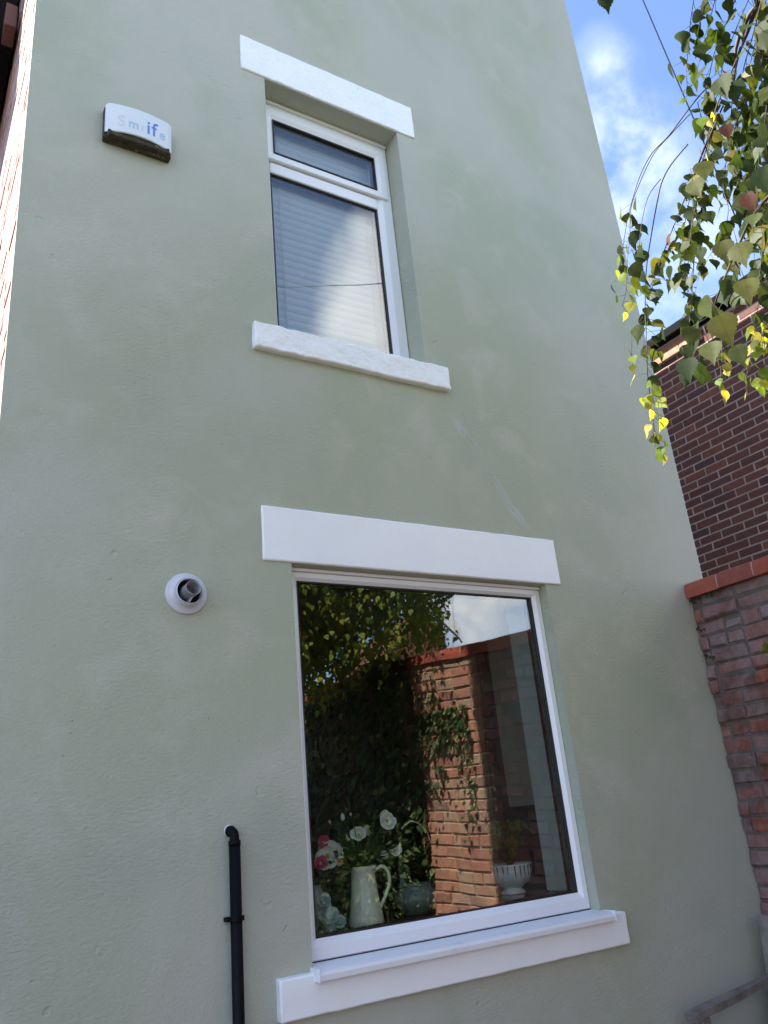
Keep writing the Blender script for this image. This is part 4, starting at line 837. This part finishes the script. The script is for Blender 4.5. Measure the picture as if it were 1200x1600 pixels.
V = fl_ + [p + bk_ * 4 for p in fl_]; Fc = [(0, 1, 2, 3, 4), (9, 8, 7, 6, 5)] + [(k, (k + 1) % 5, 5 + (k + 1) % 5, 5 + k) for k in range(5)]
arr('wall', V, Fc, M_['brick_n'], fh)
bb = [ap - bk_ * .05, g1 + dxy * .18 - bk_ * .05 + [0, 0, -.12]]; a = Acc(); a.add([bb[0], bb[1], bb[1] + [0, 0, .22], bb[0] + [0, 0, .22]] + [p + bk_ * .06 for p in (bb[0], bb[1], bb[1] + [0, 0, .22], bb[0] + [0, 0, .22])], [(0, 1, 2, 3), (7, 6, 5, 4), (0, 4, 5, 1), (1, 5, 6, 2), (2, 6, 7, 3), (3, 7, 4, 0)])
a.obj('barge_board', M_['farwhite'], fh, False)

# overhead cables
def cable(p, q, sag, lab, r=.006):
    pts = [p + (q - p) * f - np.array([0, 0, sag * 4 * f * (1 - f)]) for f in np.linspace(0, 1, 25)]
    a = Acc(); a.tube(pts, r, 6); tag(a.obj('overhead_cable', M_['cable']), lab, 'cable')
p, q = at(1002, -6, 11), at(1078, 172, 9); v = q - p
cable(p - v * 1.5, q + v * .9, .0, 'thin dark overhead cable crossing the blue sky beside the birch', .006)
p, q = refl_at(430, 437, 9), refl_at(612, 431, 9.6); v = q - p
cable(p - v * 1.2, q + v * 1.5, .05, 'thin overhead cable mirrored across the upstairs window', .008)

# ---------------------------------------------------------------- the birch
bt_ = empty('birch_tree', (2.75, -4.25, 0), 'birch tree with drooping twigs hanging into the top right corner', 'tree')
a = Acc(); tr = smooth_path([(2.75, -4.25, 0), (2.72, -4.2, 1.5), (2.78, -4.1, 3), (2.7, -3.9, 4.6), (2.75, -3.8, 6.0)], 5)
a.tube(tr, list(np.linspace(.13, .04, len(tr))), 14); a.obj('trunk', M_['bark'], bt_)
tws = []; lf = Acc(); lt = Acc(); lb = Acc(); lo_ = Acc()
def hang(acc, p, size, detail, away=None):
    d = np.array([random.gauss(0, .42), random.gauss(0, .42), -1.0]); leaf(acc, p, d, size, detail=detail)
# visible strands, (pixel path, distance, thickness, leaf start fraction, spacing px, tips)
ST = [
 ([(1180, 15), (1168, 50), (1155, 82), (1147, 118)], 2.0, .0070, 2, 0, 0),
 ([(1190, -40), (1180, 15), (1150, 95), (1122, 160), (1106, 215), (1085, 270)], 2.0, .0034, .55, 26, 0),
 ([(1122, 128), (1100, 142), (1075, 172), (1045, 212), (1020, 238), (1003, 268), (990, 305), (980, 345), (972, 395), (966, 440)], 2.15, .0022, .62, 15, .80),
 ([(1078, 178), (1050, 208), (1022, 240), (1000, 285), (986, 325), (984, 370), (980, 410), (978, 455), (972, 478)], 2.2, .0016, .66, 17, .85),
 ([(1075, 225), (1048, 258), (1034, 285), (1027, 315), (1018, 365), (1010, 420), (1008, 480), (1010, 530), (1012, 585), (1018, 635), (1024, 680), (1030, 705)], 1.95, .0022, .50, 14, .72),
 ([(1032, 280), (1014, 305), (1004, 340), (999, 380), (994, 420), (1002, 460)], 2.0, .0014, .6, 16, .85),
 ([(1130, 165), (1108, 215), (1092, 255), (1078, 290), (1060, 335), (1046, 370), (1034, 400), (1024, 430), (1018, 455)], 2.1, .0024, .30, 17, 2),
 ([(1120, 190), (1100, 245), (1092, 300), (1082, 345), (1076, 400), (1074, 445), (1078, 480)], 2.1, .0020, .22, 14, 2),
 ([(1112, 205), (1096, 240), (1080, 300), (1070, 350), (1064, 395), (1060, 430)], 2.25, .0016, .35, 15, 2),
 ([(1240, 280), (1200, 308), (1172, 345), (1153, 385), (1140, 415), (1124, 455), (1112, 492)], 1.5, .0040, .2, 42, 2),
 ([(1150, 380), (1146, 430), (1130, 470), (1115, 500)], 1.6, .0020, .5, 40, 2),
 ([(1165, 150), (1140, 230), (1130, 290), (1138, 325), (1132, 360), (1118, 385), (1108, 400)], 2.2, .0014, .3, 20, 2),
 ([(1088, -20), (1080, 25), (1076, 70), (1073, 105), (1074, 135), (1080, 150)], 2.2, .0012, .1, 17, .6),
 ([(1125, -30), (1112, 20), (1100, 62), (1094, 95)], 2.2, .0014, .0, 19, 2),
 ([(1160, -30), (1135, 35), (1117, 80), (1108, 120), (1100, 150)], 2.1, .0018, .0, 19, 2),
 ([(1178, -20), (1150, 45), (1130, 100), (1120, 150), (1105, 190)], 2.3, .0018, .0, 17, 2),
 ([(1195, -20), (1175, 60), (1160, 120), (1165, 180), (1158, 240)], 1.9, .0018, .0, 15, 2),
 ([(1215, -20), (1195, 60), (1190, 130), (1185, 200), (1180, 270), (1178, 330)], 2.0, .0018, .0, 14, 2),
 ([(1205, 120), (1195, 200), (1200, 280), (1196, 340), (1190, 400), (1184, 450)], 1.8, .0018, .0, 17, 2),
 ([(1215, 60), (1205, 150), (1203, 240), (1206, 330), (1200, 420), (1192, 500), (1196, 560), (1190, 600)], 2.1, .0018, .0, 15, .80),
 ([(1145, 130), (1142, 190), (1135, 250), (1128, 300)], 2.3, .0014, .0, 18, 2),
 ([(1172, 200), (1160, 260), (1150, 300), (1154, 340)], 2.25, .0014, .0, 19, 2),
 ([(1085, 400), (1082, 440), (1080, 480), (1076, 520), (1078, 560), (1076, 590)], 1.7, .0014, .1, 34, 2),
 ([(1165, 440), (1150, 480), (1130, 520), (1128, 555), (1126, 590), (1130, 600)], 2.2, .0013, .45, 17, .5),
 ([(1195, 440), (1182, 490), (1175, 540), (1168, 580), (1166, 605)], 2.2, .0013, .3, 15, .3),
 ([(1100, 130), (1110, 165), (1118, 200), (1120, 240)], 2.15, .0012, .0, 18, 2),
 ([(1090, 160), (1098, 190), (1110, 225), (1114, 262)], 2.2, .0012, .0, 20, 2),
 ([(1200, -20), (1188, 60), (1178, 130), (1172, 190), (1176, 250)], 2.3, .0014, .0, 14, 2),
 ([(1212, 30), (1198, 100), (1192, 180), (1196, 250), (1190, 320), (1194, 380)], 2.4, .0014, .0, 14, 2),
 ([(1180, 150), (1172, 220), (1166, 290), (1174, 350), (1180, 410)], 2.5, .0014, .0, 15, 2),
 ([(1205, 300), (1198, 370), (1190, 430), (1194, 500), (1186, 545)], 2.3, .0013, .0, 15, .8),
 ([(1100, 310), (1094, 350), (1098, 400), (1090, 440)], 2.3, .0012, .0, 16, 2),
 ([(1190, 20), (1172, 100), (1150, 170), (1148, 230), (1160, 300), (1172, 380)], 2.4, .0014, .0, 15, 2),
]
for path, t, rad, st, sp_, tip in ST:
    m = len(path); tt = [t + .05 * math.sin(i * 1.3 + rad * 9000) for i in range(m)]
    P = smooth_path([at(px, py, tq) for (px, py), tq in zip(path, tt)], 6); tw = Acc(); tws.append(tw); tw.tube(P, list(np.linspace(rad * .75, max(rad * .3, .0006), len(P))), 6)
    if not sp_: continue
    seg = [np.linalg.norm(P[i + 1] - P[i]) for i in range(len(P) - 1)]; tot = sum(seg); step = sp_ * t / F * .52; s = tot * st; 
    while s < tot + step * .3:
        k = 0; acc_ = 0
        while k < len(seg) - 1 and acc_ + seg[k] < s: acc_ += seg[k]; k += 1
        p_ = P[k] + (P[k + 1] - P[k]) * min(1, (s - acc_) / seg[k]); off = rng.normal(size=3) * .014; off[2] = -abs(off[2]) * .8
        size = random.uniform(.027, .045) * (1.0 if sp_ < 30 else 1.0)
        fr_ = s / tot; tipleaf = fr_ > tip or (tip < 1 and random.random() < .12)
        if tipleaf: size *= .78
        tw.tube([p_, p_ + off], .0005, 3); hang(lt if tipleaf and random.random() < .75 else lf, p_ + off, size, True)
        s += step * random.uniform(.6, 1.35)
tw = tws[0]
# single close leaves with a clear outline
for px, py, t, sz, ac in [(1122, 492, 1.2, .048, lo_), (1164, 436, 1.4, .046, lo_), (1152, 380, 1.4, .046, lo_), (1128, 376, 1.5, .042, lo_), (1166, 302, 1.9, .046, lb), (1133, 195, 1.9, .035, lb), (1098, 252, 1.7, .046, lo_), (1082, 282, 1.7, .044, lo_), (1072, 560, 1.5, .045, lf), (1108, 535, 1.45, .045, lf), (1148, 540, 1.5, .04, lf), (945, -12, 2.0, .042, lf), (927, -14, 2.0, .02, lf), (1195, 258, 1.6, .06, lf), (1190, 352, 1.7, .05, lf), (1142, 128, 1.8, .052, lf), (1125, 120, 1.8, .05, lf), (987, 556, 2.1, .028, lt), (988, 570, 2.1, .022, lt)]:
    P0 = at(px, py, t); nr = CAM - P0; leaf(ac, P0, np.array([random.gauss(0, .12), random.gauss(0, .12), -1]), sz, detail=True, nrm=nr + rng.normal(size=3) * .25); tw.tube([P0, P0 + [random.uniform(-.01, .01), 0, .03]], .0006, 3)
tws[7].tube([at(987, 520, 2.1), at(987, 558, 2.1)], .0006, 3)
# crown behind and above the camera: weeping strands of many leaves, thinned where it would enter the view or shade the sunny wall strip
crown = Acc(); ct = Acc()
limbs = []
for (ex, ey, ez) in [(1.5, -2.3, 4.6), (2.4, -2.1, 4.8), (3.0, -2.3, 4.9), (3.5, -2.9, 5.1), (2.0, -3.0, 5.3), (3.6, -3.8, 5.3), (1.6, -4.3, 5.1), (4.2, -2.9, 4.7), (4.5, -3.3, 4.6), (4.4, -3.9, 4.8), (4.1, -3.4, 4.5), (2.9, -5.2, 5.2), (2.6, -2.6, 5.2), (1.3, -2.6, 4.3), (3.1, -3.2, 5.3), (.8, -3.2, 4.8)]:
    b0 = np.array([2.74, -3.9, random.uniform(2.9, 4.6)]); e = np.array([ex, ey, ez]); mid = (b0 + e) / 2 + [0, 0, .45]; P = smooth_path([b0, mid, e, e + _n(np.array([ex - 2.74, ey + 3.9, 0])) * .25 + [0, 0, -.35]], 6)
    limbs.append(P); ct.tube(P, list(np.linspace(.030, .005, len(P))), 7)
def in_view(p, mg=25):
    q = proj(p); return q[2] > 0 and -mg < q[0] < 1200 + mg and -mg < q[1] < 1600 + mg
def in_mirror(p, z0, z1, x0, x1):
    """would the mirrored point show inside a pane"""
    m = np.array([p[0], .16 - p[1], p[2]]); f = (.08 + D) / (m[1] + D); h = CAM + (m - CAM) * f; return x0 < h[0] < x1 and z0 < h[2] < z1
nlf = 0
for (ex, ey, ez) in [(2.5, -1.95, 4.3), (2.9, -2.0, 4.2), (3.2, -2.3, 4.3), (2.6, -2.6, 4.2), (3.3, -2.8, 4.3), (2.9, -3.0, 4.2), (2.3, -2.3, 4.0)]:
    b0 = np.array([2.72, -3.9, random.uniform(3.0, 4.0)]); e = np.array([ex, ey, ez]); P = smooth_path([b0, (b0 + e) / 2 + [0, 0, .35], e, e + _n(np.array([ex - 2.74, ey + 3.9, 0])) * .2 + [0, 0, -.25]], 6)
    limbs += [P, P]; ct.tube(P, list(np.linspace(.022, .004, len(P))), 7)
for P in limbs:
    for _ in range(95):
        s0 = P[random.randrange(5, len(P))] + rng.normal(size=3) * np.array([.28, .28, .15]); ln_ = random.uniform(.5, 2.1)
        zb = max(s0[2] - ln_, 2.50 + random.random() ** 1.6 * .8 + (.15 if s0[0] < 2.5 else 0)); sw = rng.normal(size=2) * .12; last = None; pts = []
        n = int((s0[2] - zb) / .035) + 1
        for i in range(max(n, 1)):
            f = i / max(n, 1); p_ = s0 + np.array([sw[0] * f, sw[1] * f, -(s0[2] - zb) * f])
            if in_view(p_, 110) or in_mirror(p_, 3.6, 5.5, 1.3, 2.3): continue
            if p_[1] > -1.35 or (p_[0] > 3.75 and (p_[2] < 3.0 or p_[0] > 4.9)): continue
            u_ = (3.866 - p_[0]) / -sdir[0]; ys_, zs_ = p_[1] - sdir[1] * u_, p_[2] - sdir[2] * u_
            if -2.95 < ys_ < -1.85 and zs_ < 2.9 and random.random() < (.93 if ys_ > -2.6 or zs_ < 1.6 else .7): continue  # leaves dropped here to open a sun gap onto the garden wall
            # the open patch of sky right of the crown
            if in_mirror(p_, 1.1, 2.7, 2.205 + .05 * math.sin(p_[2] * 9), 2.9): continue
            pts.append(p_); hang(crown, p_ + rng.normal(size=3) * .022, random.uniform(.035, .055), False); nlf += 1
        if len(pts) > 3: ct.tube([pts[0], pts[len(pts) // 2], pts[-1]], [.0016, .0012, .0008], 3)
print('crown leaves', nlf)
ct.obj('limbs', M_['twig'], bt_); 
for q in tws: q.obj('twig', M_['twig'], bt_)
crown.obj('crown', M_['leaf_m'], bt_, False); lf.obj('leaves', M_['leaf'], bt_, True); lt.obj('sunlit_leaves', M_['leaf_y'], bt_, True)['label'] = 'leaves at the twig tips, sunlight put into their yellow green colour'
lo_.obj('olive_leaves', M_['leaf_o'], bt_, True)['label'] = 'larger olive yellow leaves hanging nearest the viewer'
lb.obj('russet_leaves', M_['leaf_b'], bt_, True)['label'] = 'rust brown leaves turning for autumn'

# ---------------------------------------------------------------- ground
bm = bmesh.new(); quad_ = [bm.verts.new(p) for p in ((-300, -300, 0), (300, -300, 0), (300, 300, 0), (-300, 300, 0))]; bm.faces.new(quad_)
g = from_bm('ground', bm, M_['paving'], None); g['kind'] = 'structure'
# back wall of the yard
bm = bmesh.new(); box(bm, -2.6, 3.85, -6.7, -6.45, 0, 2.1, .01); yb = tag(from_bm('yard_wall', bm, M_['brick_y'], None), 'brick wall closing the far end of the yard, outside the picture', 'wall')
